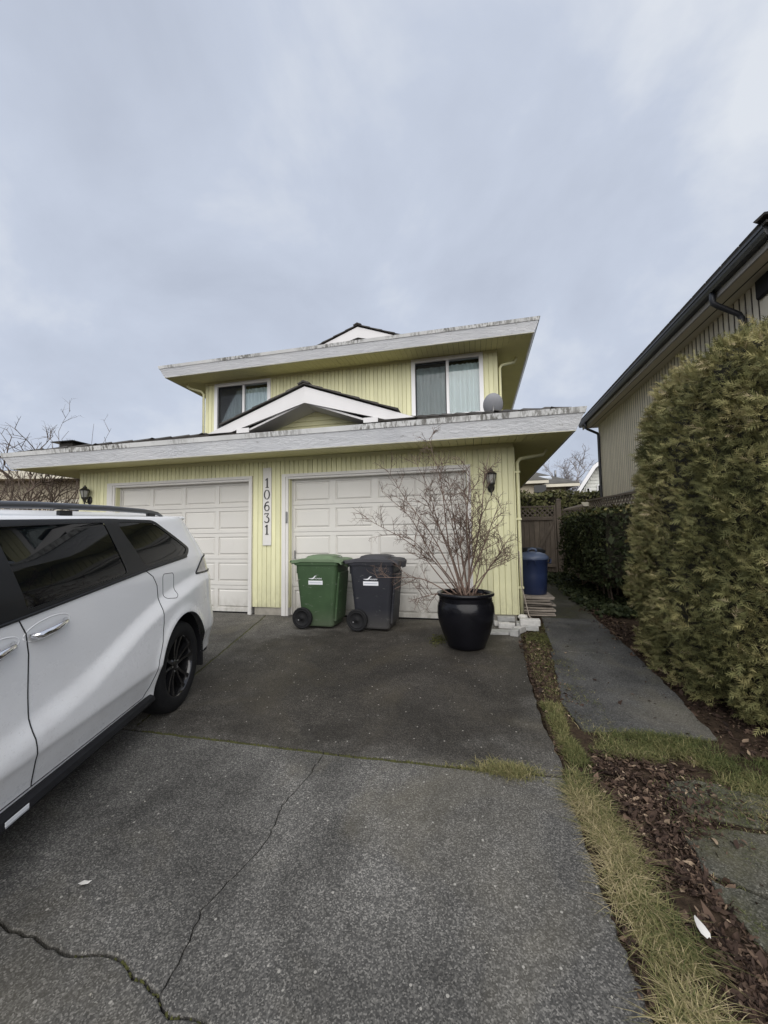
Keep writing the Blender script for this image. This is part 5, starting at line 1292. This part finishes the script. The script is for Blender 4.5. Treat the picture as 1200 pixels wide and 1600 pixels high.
q = MB(); q.add([(2.86, 11.44, 2.03), (3.00, 11.44, 2.03), (3.00, 11.44, 2.14), (2.80, 11.44, 2.14), (2.86, 11.42, 2.03), (3.00, 11.42, 2.03), (3.00, 11.42, 2.14), (2.80, 11.42, 2.14)], [(0, 1, 2, 3), (7, 6, 5, 4), (0, 4, 5, 1), (1, 5, 6, 2), (2, 6, 7, 3), (3, 7, 4, 0)]); q.build('white_end', 'nb_light', lp)
tag(MB().bbox(2.62, 2.86, 12.55, 12.585, gz(12.5) - .02, .62, .006).build('loose_board', 'wood_grey', None), 'short upright board leaning at the foot of the fence', 'board')

# ================================================================== FAR HOUSES
f1 = thing('far_house', 'distant house with grey hipped roof and skylight beyond the gate', 'house', (5, 32, 0))
def hip(parent, x0, x1, y0, y1, ze, zr, inx, iny, name='roof', mat='roof_far'):
    r = MB(); ax, bx_ = x0 + inx, x1 - inx; my0, my1 = y0 + iny, y1 - iny
    if my1 < my0: my0 = my1 = (y0 + y1) / 2
    r.add([(x0, y0, ze), (x1, y0, ze), (x1, y1, ze), (x0, y1, ze), (ax, my0, zr), (bx_, my0, zr), (bx_, my1, zr), (ax, my1, zr), (x0, y0, ze - .12), (x1, y0, ze - .12), (x1, y1, ze - .12), (x0, y1, ze - .12)],
          [(0, 1, 5, 4), (1, 2, 6, 5), (2, 3, 7, 6), (3, 0, 4, 7), (4, 5, 6, 7), (0, 8, 9, 1), (1, 9, 10, 2), (2, 10, 11, 3), (3, 11, 8, 0), (11, 10, 9, 8)])
    return r.build(name, mat, parent)
MB().box(-2.0, 6.5, 30.6, 40, 0, 4.85).build('wall', 'nb_beige', f1)
rf1 = hip(f1, -3.0, 7.3, 30.0, 41, 4.98, 6.5, 2.4, 4.2)
MB().box(-3.0, 7.3, 29.9, 30.02, 4.70, 4.90).build('gutter', 'nb_light', f1)
rf2 = hip(f1, 1.2, 5.0, 28.6, 33, 5.10, 5.95, 1.6, 1.6); MB().box(1.2, 5.0, 28.5, 28.62, 4.83, 5.02).build('gutter', 'nb_light', f1)
MB().box(1.6, 4.7, 29.0, 30.59, 0, 5.0).build('bay_wall', 'nb_beige', f1)
sky_ = MB(); sky_.box(-.45, .45, -.35, .35, 0, .12, Matrix.Translation((5.25, 31.5, 5.54)) @ Matrix.Rotation(R(20), 4, 'X')); sky_.build('skylight', 'skylight', f1)
MB().box(4.1, 4.9, 28.95, 28.99, 4.1, 4.75).build('window', 'tint_glass', f1)
MB().tube([(6.3, 33, 5.8), (6.3, 33, 6.35)], .08, 8).build('flue', 'steel', f1)
f2 = thing('far_house', 'distant white gabled house with lap siding beside the beige house', 'house', (8, 24, 0))
cx, zr2, ze2 = 7.15, 5.55, 3.30
g_ = MB(); g_.add([(5.95, 24.6, -.1), (10.2, 24.6, -.1), (10.2, 24.6, 3.5), (cx + .45, 24.6, 5.2), (cx - .2, 24.6, 5.2), (5.95, 24.6, 3.5), (5.95 + 3.4, 32, -.1), (10.2 + 3.4, 32, -.1), (10.2 + 3.4, 32, 3.5), (cx + .45 + 3.4, 32, 5.2), (cx - .2 + 3.4, 32, 5.2), (5.95 + 3.4, 32, 3.5)],
                  [(0, 1, 2, 3, 4, 5), (11, 10, 9, 8, 7, 6), (0, 6, 7, 1), (1, 7, 8, 2), (5, 4, 10, 11), (0, 5, 11, 6)]); gw2 = g_.build('wall', 'siding_white', f2)
m = MB()
for k in range(26):
    z = .2 + k * .19
    hx0 = 5.95 if z < 3.4 else 5.95 + (z - 3.4) * .62
    if z < 5.0: m.add([(hx0, 24.56, z), (9.0, 24.56, z), (9.0, 24.595, z + .185), (hx0, 24.595, z + .185), (hx0, 24.595, z), (9.0, 24.595, z)], [(0, 1, 2, 3), (0, 4, 5, 1)])
tag(m.build('lap_siding', 'siding_white', gw2), kind='stuff')
m = MB(); m.add([(5.35, 23.9, 3.25), (6.55, 23.9, 5.15), (7.05, 23.9, 5.52), (7.25, 23.9, 5.52), (10.5, 23.9, 3.3), (5.35 + 3.4, 32, 3.25), (6.55 + 3.4, 32, 5.15), (7.05 + 3.4, 32, 5.52), (7.25 + 3.4, 32, 5.52), (10.5 + 3.4, 32, 3.3)], [(0, 1, 6, 5), (1, 2, 7, 6), (2, 3, 8, 7), (3, 4, 9, 8)]); m.build('roof', 'roof_far', f2)
m = MB(); up_ = [(5.35, 3.24), (6.55, 5.13), (7.05, 5.5), (7.25, 5.5), (10.5, 3.29)]; lo_ = [(5.47, 3.10), (6.68, 4.98), (7.08, 5.32), (7.22, 5.32), (10.4, 3.12)]
m.prism(up_ + lo_[::-1], 'y', 23.86, 23.95); m.build('rake_trim', 'vinyl', f2)
m = MB(); m.add([(lo_[i][0], 23.955, lo_[i][1]) for i in range(5)] + [(lo_[i][0] + .05, 24.56, lo_[i][1]) for i in range(5)], [(i, i + 1, 6 + i, 5 + i) for i in range(4)]); m.build('soffit', 'siding_white', f2)
for x0, x1, z0, z1 in ((6.95, 7.35, 3.1, 4.05), (6.36, 6.46, 3.3, 3.9)):
    wn_ = MB().box(x0 - .06, x1 + .06, 24.50, 24.555, z0 - .06, z1 + .06).build('window', 'vinyl', f2); MB().box(x0, x1, 24.48, 24.499, z0, z1).build('pane', 'tint_glass', wn_)

# ================================================================== LEFT NEIGHBOUR
ln = thing('neighbour_house', 'tan house at far left behind the bare vines', 'house', (-13, 10, 0))
MB().box(-19, -9.75, 9.6, 16, 0, 3.12).build('wall', 'nb_beige', ln)
q = MB(); q.add([(-19.5, 8.9, 3.42), (-9.6, 8.9, 3.02), (-9.6, 8.9, 3.20), (-19.5, 8.9, 3.75), (-19.5, 9.0, 3.42), (-9.6, 9.0, 3.02), (-9.6, 9.0, 3.20), (-19.5, 9.0, 3.75)], [(0, 1, 2, 3), (7, 6, 5, 4), (0, 4, 5, 1), (1, 5, 6, 2), (2, 6, 7, 3), (3, 7, 4, 0)]); q.build('fascia', 'nb_light', ln)
MB().prism([(-19, 3.121), (-9.75, 3.121), (-9.75, 3.19), (-19, 3.62)], 'y', 9.6, 9.7).build('gable_wall', 'nb_beige', ln)
q = MB(); q.add([(-19.5, 9.0, 3.44), (-9.6, 9.0, 3.04), (-9.6, 9.598, 3.04), (-19.5, 9.598, 3.44)], [(0, 1, 2, 3)]); q.build('soffit', 'nb_beige', ln)
q = MB(); q.add([(-19.5, 8.9, 3.76), (-9.6, 8.9, 3.21), (-9.6, 16, 3.6), (-19.5, 16, 4.4)], [(0, 1, 2, 3)]); q.build('roof', 'roof_far', ln)
MB().box(-13.2, -10.2, 9.54, 9.598, 2.46, 2.56).build('trim_board', 'nb_light', ln)
wn_ = MB().box(-13.0, -11.0, 9.52, 9.595, 1.2, 2.30).build('window', 'nb_light', ln); MB().box(-12.9, -11.1, 9.50, 9.519, 1.28, 2.22).build('pane', 'tint_glass', wn_)

# bare vines and shrubs at the left
r_ = random.Random(9)
def bare(name, label, base, ends, r0, mat, counts, lens, seed):
    rr = random.Random(seed); t = thing(name, label, 'shrub' if 'tree' not in name else 'tree', base)
    for (ex, ey, ezz) in ends:
        p = branch_pts((base[0] + rr.uniform(-.15, .15), base[1] + rr.uniform(-.15, .15), base[2]), (ex, ey, ezz), 10, rr.uniform(.05, .16), rr, .06)
        a = r0 * rr.uniform(.7, 1.2); m = MB(); m.tube(p, [a * (1 - .8 * k / 10) for k in range(11)], 6, False)
        twigs(m, p, a, 0, rr, .5, lens, counts, 4, .3); m.build('stem', mat, t)
bare('bare_vine', 'tangled bare brown vine behind the van at the left edge', (-9.4, 6.4, 0), [(-8.3, 6.0, 2.65), (-8.6, 6.2, 2.9), (-9.0, 6.5, 2.8), (-9.6, 6.1, 2.9), (-10.2, 6.5, 2.75), (-8.2, 6.2, 2.35), (-10.8, 6.3, 2.6), (-9.2, 6.0, 2.3), (-10.0, 6.1, 3.0), (-9.0, 6.3, 3.2)], .030, 'vine', (8, 4, 2), (.8, .4, .2), 4)
bare('bare_vine', 'bare arching branches rising above the left end of the roof', (-9.7, 7.3, 0), [(-9.05, 7.0, 4.30), (-9.2, 7.1, 3.85), (-8.6, 7.2, 4.0), (-8.1, 7.2, 3.85), (-8.4, 7.3, 3.7), (-10.5, 7.2, 3.75), (-10.9, 7.0, 3.65), (-10.0, 7.2, 3.8), (-9.7, 7.4, 3.6), (-11.3, 7.3, 3.7)], .015, 'vine', (4, 2, 1), (.5, .3, .15), 8)
bare('bare_tree', 'distant bare tree between the two far houses', (8.2, 36, 0), [(6.6, 36, 6.6), (7.4, 36.3, 7.3), (8.1, 36, 7.6), (8.8, 35.8, 7.2), (9.6, 36, 6.5), (7.8, 36.5, 7.0), (9.1, 36.3, 7.4)], .07, 'far_twig', (9, 5, 3), (1.8, .9, .5), 3)

# ================================================================== FOLIAGE
def unit(v): return v / (np.linalg.norm(v, axis=-1, keepdims=True) + 1e-9)
def sprays(cen, out, length, nl, rs, flat=.55, lw=.20, curl=.3):
    """flat, feathery sprays: a fan of leaflet triangles on a short axis"""
    n = len(cen); d = unit(out * .75 + rs.normal(0, .55, (n, 3)) + np.array([0, 0, .30])); s = unit(np.cross(out + rs.normal(0, .55, (n, 3)), d)); L = (length * rs.uniform(.55, 1.35, n))[:, None]
    nrm = np.cross(d, s); tri = []
    for i in range(nl):
        t = (i + .3) / nl; sg = 1 if i % 2 else -1
        base = cen + d * L * t * .9 + nrm * L * (-.12 * t * t)
        ld = unit(d * .85 + s * sg * (.95 - .45 * t) + nrm * rs.normal(0, .18, (n, 1)))
        ll = L * (.50 - .22 * t) * rs.uniform(.7, 1.2, (n, 1)); pw = unit(np.cross(ld, nrm)) * ll * lw
        tri.append(np.stack([base - pw * .6, base + ld * ll, base + pw], 1))
    tri.append(np.stack([cen - s * L * .03, cen + d * L * 1.12, cen + s * L * .03], 1))
    T = np.stack(tri, 1).reshape(-1, 3)
    return T, np.arange(len(T)).reshape(-1, 3), nl + 1
def leaves(cen, size, rs, out=None, asp=.55):
    n = len(cen); nr = rs.normal(0, 1, (n, 3)) if out is None else out * .9 + rs.normal(0, .75, (n, 3)); nr = unit(nr)
    a = unit(np.cross(nr, rs.normal(0, 1, (n, 3)))); b = np.cross(nr, a); s = (size * np.exp(rs.normal(0, .42, n)))[:, None]
    v = np.stack([cen - a * s, cen - b * s * asp + nr * s * .12, cen + a * s, cen + b * s * asp + nr * s * .12], 1).reshape(-1, 3)
    return v, np.arange(len(v)).reshape(-1, 4)
from mathutils import noise as mnoise
def nz(p, f): return np.array([mnoise.noise(Vector(q) * f) for q in p])

# big clipped cedar at the right
CC = np.array([2.72, 4.18]); CA, CB = 1.06, 1.34; CH = 3.16
rad_z = smooth_table([-.2, 0, .25, .8, 1.5, 2.1, 2.5, 2.8, 3.0, 3.12, 3.2], [.90, .94, .97, 1.0, .985, .94, .88, .76, .58, .32, .02], -.3, 3.3, sig=.06)
def cedar_pts(n, shell, rs):
    z = rs.uniform(0.02, CH, n * 2); 
    keep = rs.rand(n * 2) < np.clip(rad_z(z) + .25, 0, 1); z = z[keep][:n]; n = len(z)
    a = rs.uniform(0, 2 * np.pi, n); ca, sa = np.cos(a), np.sin(a); e = 2 / 2.7
    px, py = np.sign(ca) * np.abs(ca) ** e, np.sign(sa) * np.abs(sa) ** e
    r = rad_z(z); base = np.stack([CC[0] + px * CA * r, CC[1] + py * CB * r, z + gz(4)], 1)
    o = unit(np.stack([px / CA, py / CB, np.gradient(rad_z(np.linspace(0, CH, 400)), CH / 399)[np.clip((z / CH * 399).astype(int), 0, 399)] * -.9], 1))
    lump = nz(base, 1.9) * .10 + nz(base, 5.0) * .13 + nz(base, 11.0) * .06
    dep = -rs.exponential(shell, n)
    return base + o * (lump + dep)[:, None], o, lump
rs2 = np.random.RandomState(3)
cen, out, lump = cedar_pts(56000, .050, rs2)
vis = (out[:, 0] * (0 - cen[:, 0]) + out[:, 1] * (0 - cen[:, 1])) > -2.6
cen, out, lump = cen[vis], out[vis], lump[vis]
T, F, k = sprays(cen, out, .075, 8, rs2, lw=.17)
tint = np.clip(.36 + rs2.normal(0, .13, len(cen)) + nz(cen, 1.3) * .30 + nz(cen, 5.0) * .42 + .14 * (cen[:, 2] > 2.6) * rs2.rand(len(cen)) + (rs2.rand(len(cen)) > .965) * .35, 0, 1)
cedar = thing('cedar_shrub', 'big dense clipped cedar beside the path at right', 'shrub', (CC[0], CC[1], gz(4.2)))
o = np_mesh('foliage', T, F, 'cedar', np.repeat(tint, k)); set_parent(o, cedar); tag(o, kind='stuff')
m = MB(); rg = []
for z in np.linspace(0.05, 2.95, 14):
    r = float(rad_z(z)) * .86; rg.append([(CC[0] + np.sign(math.cos(a)) * abs(math.cos(a)) ** .74 * CA * r, CC[1] + np.sign(math.sin(a)) * abs(math.sin(a)) ** .74 * CB * r, z + gz(4)) for a in np.linspace(0, 2 * math.pi, 32, endpoint=False)])
m.loft(rg); core = m.build('inner_twigs', 'cedar_core', cedar) if False else None
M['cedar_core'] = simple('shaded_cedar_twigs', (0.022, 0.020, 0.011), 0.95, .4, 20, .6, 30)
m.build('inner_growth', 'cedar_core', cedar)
for (x, y) in ((2.3, 3.6), (2.6, 4.3), (2.5, 5.0)): MB().tube([(x, y, -.25), (x + .05, y, 1.2), (x, y + .05, 2.4)], [.06, .045, .015], 7).build('trunk', 'vine', cedar)

# dark clipped hedge in front of the lattice fence
def box_cloud(n, x0, x1, y0, y1, z0, z1, rs, edge=.16):
    p = np.stack([rs.uniform(x0, x1, n), rs.uniform(y0, y1, n), rs.uniform(z0, z1, n)], 1)
    dd = np.stack([p[:, 0] - x0, p[:, 1] - y0, z1 - p[:, 2]], 1); near = dd.min(1)
    keep = near < rs.exponential(edge, n); p, dd = p[keep], dd[keep]
    o = -np.eye(3)[dd.argmin(1)]; o[:, 2] *= -1
    return p + o * (nz(p, 2.4) * .10)[:, None], o
rs3 = np.random.RandomState(4)
hed = thing('dark_hedge', 'dark small leaved hedge below the lattice fence', 'hedge', (2.6, 8.4, 0))
p, o_ = box_cloud(60000, 1.98, 3.05, 7.0, 10.4, .42, 1.74, rs3, .10)
v, f = leaves(p, .024, rs3, o_); 
tint = np.clip(.35 + rs3.normal(0, .2, len(p)) + .35 * (p[:, 2] > 1.64), 0, 1)
o = np_mesh('foliage', v, f, 'darkleaf', tint); set_parent(o, hed); tag(o, kind='stuff')
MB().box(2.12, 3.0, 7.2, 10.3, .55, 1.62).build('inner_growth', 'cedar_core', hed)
rr = random.Random(2)
for i in range(14):
    x, y = rr.uniform(2.1, 2.7), rr.uniform(7.15, 10); MB().tube([(x, y, -.02), (x + rr.uniform(-.1, .1), y + rr.uniform(-.15, .15), .3), (x + rr.uniform(-.2, .2), y + rr.uniform(-.2, .2), .8)], [.022, .018, .012], 5).build('stem', 'vine', hed)
# ivy along the top of the back fence
ivy = thing('ivy_hedge', 'green ivy hedge growing above the gate', 'hedge', (2.0, 13.3, 0))
p, o_ = box_cloud(26000, -.2, 4.6, 13.0, 14.2, 1.7, 2.62, rs3, .12)
p[:, 2] += nz(p * np.array([1, 1, 0]), 1.1) * .10
v, f = leaves(p, .045, rs3, o_); tint = np.clip(.5 + rs3.normal(0, .22, len(p)), 0, 1)
o = np_mesh('foliage', v, f, 'ivyleaf', tint); set_parent(o, ivy); tag(o, kind='stuff')
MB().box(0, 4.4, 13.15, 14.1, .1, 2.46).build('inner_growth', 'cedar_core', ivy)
# ground ivy by the hedge
p = np.stack([rs3.uniform(1.72, 2.6, 5200), rs3.uniform(6.6, 12.4, 5200), np.zeros(5200)], 1); keep = rs3.rand(5200) < np.clip((p[:, 0] - 1.62 - .12 * np.sin(p[:, 1] * 2.1)) * 3.2, 0, 1); p = p[keep]
p[:, 2] = [gz(y) + rs3.uniform(.01, .10) for y in p[:, 1]]
v, f = leaves(p, .030, rs3, np.tile([0, -.3, 1.], (len(p), 1)), .7); tag(np_mesh('ground_ivy', v, f, 'darkleaf', np.clip(.3 + rs3.normal(0, .2, len(p)), 0, 1)), 'low dark ivy creeping beside the mossy path', 'ivy', kind='stuff')

# grass: curved blades of three segments
def grass(name, label, pts, h, rs, tint_f, lean=.6, wd=.0016):
    n = len(pts); pts = np.asarray(pts); H = h * rs.uniform(.45, 1.25, n); a = rs.uniform(0, 2 * np.pi, n); d = np.stack([np.cos(a), np.sin(a), np.zeros(n)], 1); s = np.stack([-np.sin(a), np.cos(a), np.zeros(n)], 1)
    le = lean * rs.uniform(.3, 1.6, n); V = []
    for t, w_ in ((0, 1.), (.4, .85), (.75, .55), (1., .06)):
        c = pts + d * (H * le * t ** 1.8)[:, None] + np.array([0, 0, 1.]) * (H * (t - .38 * np.clip(le, 0, 1.4) * t ** 2.4))[:, None]
        V += [c - s * wd * w_, c + s * wd * w_]
    V = np.stack(V, 1).reshape(-1, 3); b = np.arange(n)[:, None] * 8
    F = np.concatenate([b + np.array([[0, 1, 3, 2]]), b + np.array([[2, 3, 5, 4]]), b + np.array([[4, 5, 7, 6]])], 1).reshape(-1, 4)
    return tag(np_mesh(name, V, F, 'grass', np.repeat(tint_f, 3)), label, 'grass', kind='stuff')
rs4 = np.random.RandomState(6)
def area(n, xf, y0, y1, rs, clump=1.0):
    y = rs.uniform(y0, y1, n); lo, hi = xf(y); x = lo + (hi - lo) * rs.beta(1.6, 1.6, n)
    p = np.stack([x, y, np.zeros(n)], 1)
    if clump: keep = (nz(p, 5.0) + rs.uniform(-.5, .5, n)) > -.05 * clump; p = p[keep]
    p[:, 2] = [gz(q[1]) - .012 + bumpy(q[0], q[1]) for q in p]; return p
n = 60000; yy = rs4.uniform(.95, 2.66, n); xx = rs4.uniform(.47, 1.0, n); p = np.stack([xx, yy, np.zeros(n)], 1)
cxl = .585 + .03 * np.sin(yy * 4.3) + .09 * np.clip((1.9 - yy) / .7, 0, 1); wl_ = .085 + .04 * np.clip((2.1 - yy), 0, 1)
pr_ = 1.15 - ((xx - cxl) / wl_) ** 2 + nz(p, 6.0) * 1.1 + nz(p, 17.0) * .8
p = p[rs4.rand(n) < np.clip(pr_ * .55, 0, 1)]; p[:, 2] = [gz(q[1]) - .014 + bumpy(q[0], q[1]) for q in p]
tint = np.clip(.58 + rs4.normal(0, .22, len(p)) + nz(p, 3.0) * .45 + nz(p, 12.0) * .25 - 1.4 * np.clip(p[:, 0] - .60, -.05, 1) + .12 * np.clip(2 - p[:, 1], 0, 1), 0, 1)
grass('grass', 'straw and green grass strip along the near driveway edge', p, .062, rs4, tint, 1.6)
p = area(12000, lambda y: (.50 + .02 * np.sin(y * 5), .68 + .05 * np.sin(y * 3.1 + 1)), 2.75, 3.55, rs4)
grass('grass', 'short green grass between driveway and path', p, .045, rs4, np.clip(.38 + rs4.normal(0, .15, len(p)) + nz(p, 3) * .3, 0, 1), .9)
p = area(10000, lambda y: (.70 + 0 * y, 1.55 + 0 * y), 2.88, 3.20, rs4)
grass('grass', 'green grass growing over the near end of the path', p, .055, rs4, np.clip(.40 + rs4.normal(0, .2, len(p)) + nz(p, 3) * .4, 0, 1), 1.2)
p = area(9000, lambda y: (1.36 + .05 * np.sin(y * 4), 1.95 + 0 * y), 2.2, 3.0, rs4)
grass('grass', 'green grass at the foot of the cedar', p, .055, rs4, np.clip(.34 + rs4.normal(0, .18, len(p)) + nz(p, 3) * .4, 0, 1), 1.2)
p = area(7000, lambda y: (.50 + 0 * y, .70 + .05 * np.clip(y - 3.5, 0, 2)), 3.4, 5.6, rs4)
grass('grass', 'sparse weeds among leaves beside the path joint', p, .026, rs4, np.clip(.42 + rs4.normal(0, .2, len(p)), 0, 1), 1.0)
n = 1500; q = rs4.normal(0, 1, (n, 2)) * np.array([.085, .035]) + np.array([.16, 2.60]); p = np.stack([q[:, 0], q[:, 1], [gz(y) - .01 for y in q[:, 1]]], 1)
grass('grass', 'yellow green grass tuft growing in the driveway joint', p, .052, rs4, np.clip(.55 + rs4.normal(0, .14, len(p)), 0, 1), 1.1)
n = 380; q = rs4.normal(0, 1, (n, 2)) * np.array([.10, .008]) + np.array([-.04, 2.58]); p = np.stack([q[:, 0], q[:, 1], [gz(y) - .01 for y in q[:, 1]]], 1)
grass('grass', 'thin grass trailing left of the joint tuft', p, .03, rs4, np.clip(.5 + rs4.normal(0, .14, len(p)), 0, 1), 1.1)
p = area(9000, lambda y: (.92 + 0 * y, 1.72 + 0 * y), 1.5, 2.75, rs4, -2.5); p[:, 2] += .012
grass('grass', 'sparse tiny weeds and moss over the stepping stones', p, .016, rs4, np.clip(.25 + rs4.normal(0, .2, len(p)), 0, 1), 1.4)
p = area(5000, lambda y: (.66 + 0 * y, .98 + 0 * y), 3.25, 6.3, rs4, -2.0); p[:, 2] += .012
grass('grass', 'low weeds creeping over the left edge of the path', p, .022, rs4, np.clip(.40 + rs4.normal(0, .22, len(p)), 0, 1), 1.4)
# moss by the bricks
p = np.stack([rs4.normal(.78, .09, 1800), rs4.normal(5.35, .14, 1800), np.zeros(1800)], 1); p[:, 2] = [gz(y) + .0 for y in p[:, 1]]
v, f = leaves(p, .007, rs4, np.tile([0, 0, 1.], (len(p), 1)), .8); o = np_mesh('moss', v, f, 'moss'); tag(o, 'bright moss patch beside the bricks', 'moss', kind='stuff')
p = np.stack([rs4.normal(-.50, .05, 500), rs4.normal(5.10, .10, 500), np.zeros(500)], 1); p[:, 2] = [gz(y) + .002 for y in p[:, 1]]
v, f = leaves(p, .008, rs4, np.tile([0, 0, 1.], (len(p), 1)), .8); o = np_mesh('moss', v, f, 'moss'); tag(o, 'moss patch on the driveway left of the pot', 'moss', kind='stuff')

# dead leaves and bark on the soil
def dead_leaves(cen, size, rs, tilt=.55):
    """pointed leaves folded along the midrib, lying at random tilts"""
    n = len(cen); nr = unit(np.array([0, 0, 1.]) + rs.normal(0, tilt, (n, 3))); a = unit(np.cross(nr, rs.normal(0, 1, (n, 3)))); b = np.cross(nr, a)
    s = (size * np.exp(rs.normal(0, .45, n)))[:, None]; w_ = s * rs.uniform(.22, .55, (n, 1)); cu = s * rs.normal(0, .28, (n, 1)); fo = s * rs.uniform(-.05, .28, (n, 1))
    v = np.stack([cen - a * s + nr * cu, cen - a * s * .2 - b * w_ + nr * fo, cen - a * s * .2, cen - a * s * .2 + b * w_ * .9 + nr * fo, cen + a * s + nr * cu * .6, cen + a * s * .45 - b * w_ * .8 + nr * fo, cen + a * s * .45 + b * w_ * .7 + nr * fo], 1).reshape(-1, 3)
    k = np.arange(n)[:, None] * 7
    f = np.concatenate([k + np.array([[0, 1, 2]]), k + np.array([[0, 2, 3]]), k + np.array([[1, 5, 2]]), k + np.array([[2, 6, 3]]), k + np.array([[2, 5, 4]]), k + np.array([[2, 4, 6]])], 1).reshape(-1, 3)
    return v, f
def litter(name, label, n, xf, y0, y1, size, rs, tint_mu=.42, thick=.014, cl=2.5):
    p = area(n, xf, y0, y1, rs, cl); p[:, 2] += .004 + rs.uniform(0, thick, len(p))
    k = len(p); q = area(n * 2, xf, y0, y1, rs, .2); q[:, 2] += .002 + rs.uniform(0, .006, len(q))
    v, f = dead_leaves(p, size, rs); v2, f2 = dead_leaves(q, size * .34, rs, .9)
    t = np.repeat(np.clip(tint_mu + rs.normal(0, .24, k), 0, 1), 6); t2 = np.repeat(np.clip(tint_mu * .8 + rs.normal(0, .26, len(q)), 0, 1), 6)
    return tag(np_mesh(name, np.concatenate([v, v2]), np.concatenate([f, f2 + len(v)]), 'litter', np.concatenate([t, t2])), label, 'leaves', kind='stuff')
litter('leaf_litter', 'brown dead leaves covering the soil beside the stepping stones', 15000, lambda y: (.60 + 0 * y, 1.06 + .35 * np.clip((y - 2.35) * 2, 0, 1) + .1 * np.sin(y * 6)), 1.0, 2.95, .013, rs4)
litter('leaf_litter', 'dead leaves along the driveway edge under the grass', 2600, lambda y: (.475 + 0 * y, .56 + 0 * y), .95, 5.4, .011, rs4, .35)
litter('leaf_litter', 'dead leaves between the driveway and the path', 2200, lambda y: (.52 + 0 * y, .82 + 0 * y), 3.3, 5.6, .013, rs4, .45)
litter('leaf_litter', 'dead leaves between the path and the cedar', 3200, lambda y: (1.60 + 0 * y, 2.05 + 0 * y), 3.0, 7.2, .016, rs4, .38)
litter('leaf_litter', 'dead leaves scattered at the right edge by the stones', 1800, lambda y: (1.3 + 0 * y, 1.75 + 0 * y), 1.5, 2.75, .013, rs4, .45)
litter('leaf_litter', 'scattered dead leaves on the near stepping stones', 420, lambda y: (1.0 + 0 * y, 1.5 + 0 * y), 1.6, 2.7, .011, rs4, .5, .03)
# pale bits on the concrete
n = 260; p = np.stack([rs4.uniform(-3.2, .42, n), rs4.uniform(1.1, 5.8, n), np.zeros(n)], 1); p[:, 2] = [gz(y) + .003 for y in p[:, 1]]
v, f = leaves(p, .0035, rs4, np.tile([0, 0, 3.], (n, 1)), .7); tag(np_mesh('petals', v, f, 'chipbits', rs4.rand(n)), 'tiny pale petals scattered over the driveway', 'petals', kind='stuff')
n = 90; p = np.stack([rs4.uniform(.85, 1.6, n), rs4.uniform(3.2, 6.2, n), np.zeros(n)], 1); p[:, 2] = [gz(y) + .013 for y in p[:, 1]]
v, f = leaves(p, .012, rs4, np.tile([0, 0, 2.], (n, 1)), .5); tag(np_mesh('leaf_litter', v, f, 'litter', np.clip(rs4.normal(.25, .3, n), 0, 1)), 'few dark leaves lying on the path slabs', 'leaves', kind='stuff')
# white feather in the grass and a pale leaf on the concrete
ft = MB(); c0 = Vector((.765, 1.785, gz(1.78) + .045)); dv = Vector((.10, -.95, -.05)).normalized(); sv = Vector((.95, .10, .1)).normalized()
rows = [(0, .003), (.015, .009), (.035, .014), (.06, .015), (.078, .006)]
ft.add([c0 + dv * a - sv * b for a, b in rows] + [c0 + dv * a + Vector((0, 0, .006)) for a, b in rows] + [c0 + dv * a + sv * b for a, b in rows], [(i, i + 1, 6 + i, 5 + i) for i in range(4)] + [(5 + i, 6 + i, 11 + i, 10 + i) for i in range(4)], True)
tag(ft.build('feather', 'stone_white', None), 'white feather lying in the grass at lower right', 'feather')
lf = MB(); c0 = Vector((-1.71, 1.46, gz(1.46) + .006)); lf.add([c0 + Vector(q) for q in ((-.035, -.012, 0), (0, -.018, .004), (.03, .0, .002), (.038, .022, .008), (.012, .016, .003), (-.012, .012, .006))], [(0, 1, 2, 3, 4, 5)]); lf.v = [tuple(c0 + (Vector(q) - c0) * .7) for q in lf.v]; tag(lf.build('pale_leaf', 'stone_white', None), 'pale curled leaf on the driveway near the van', 'leaf')
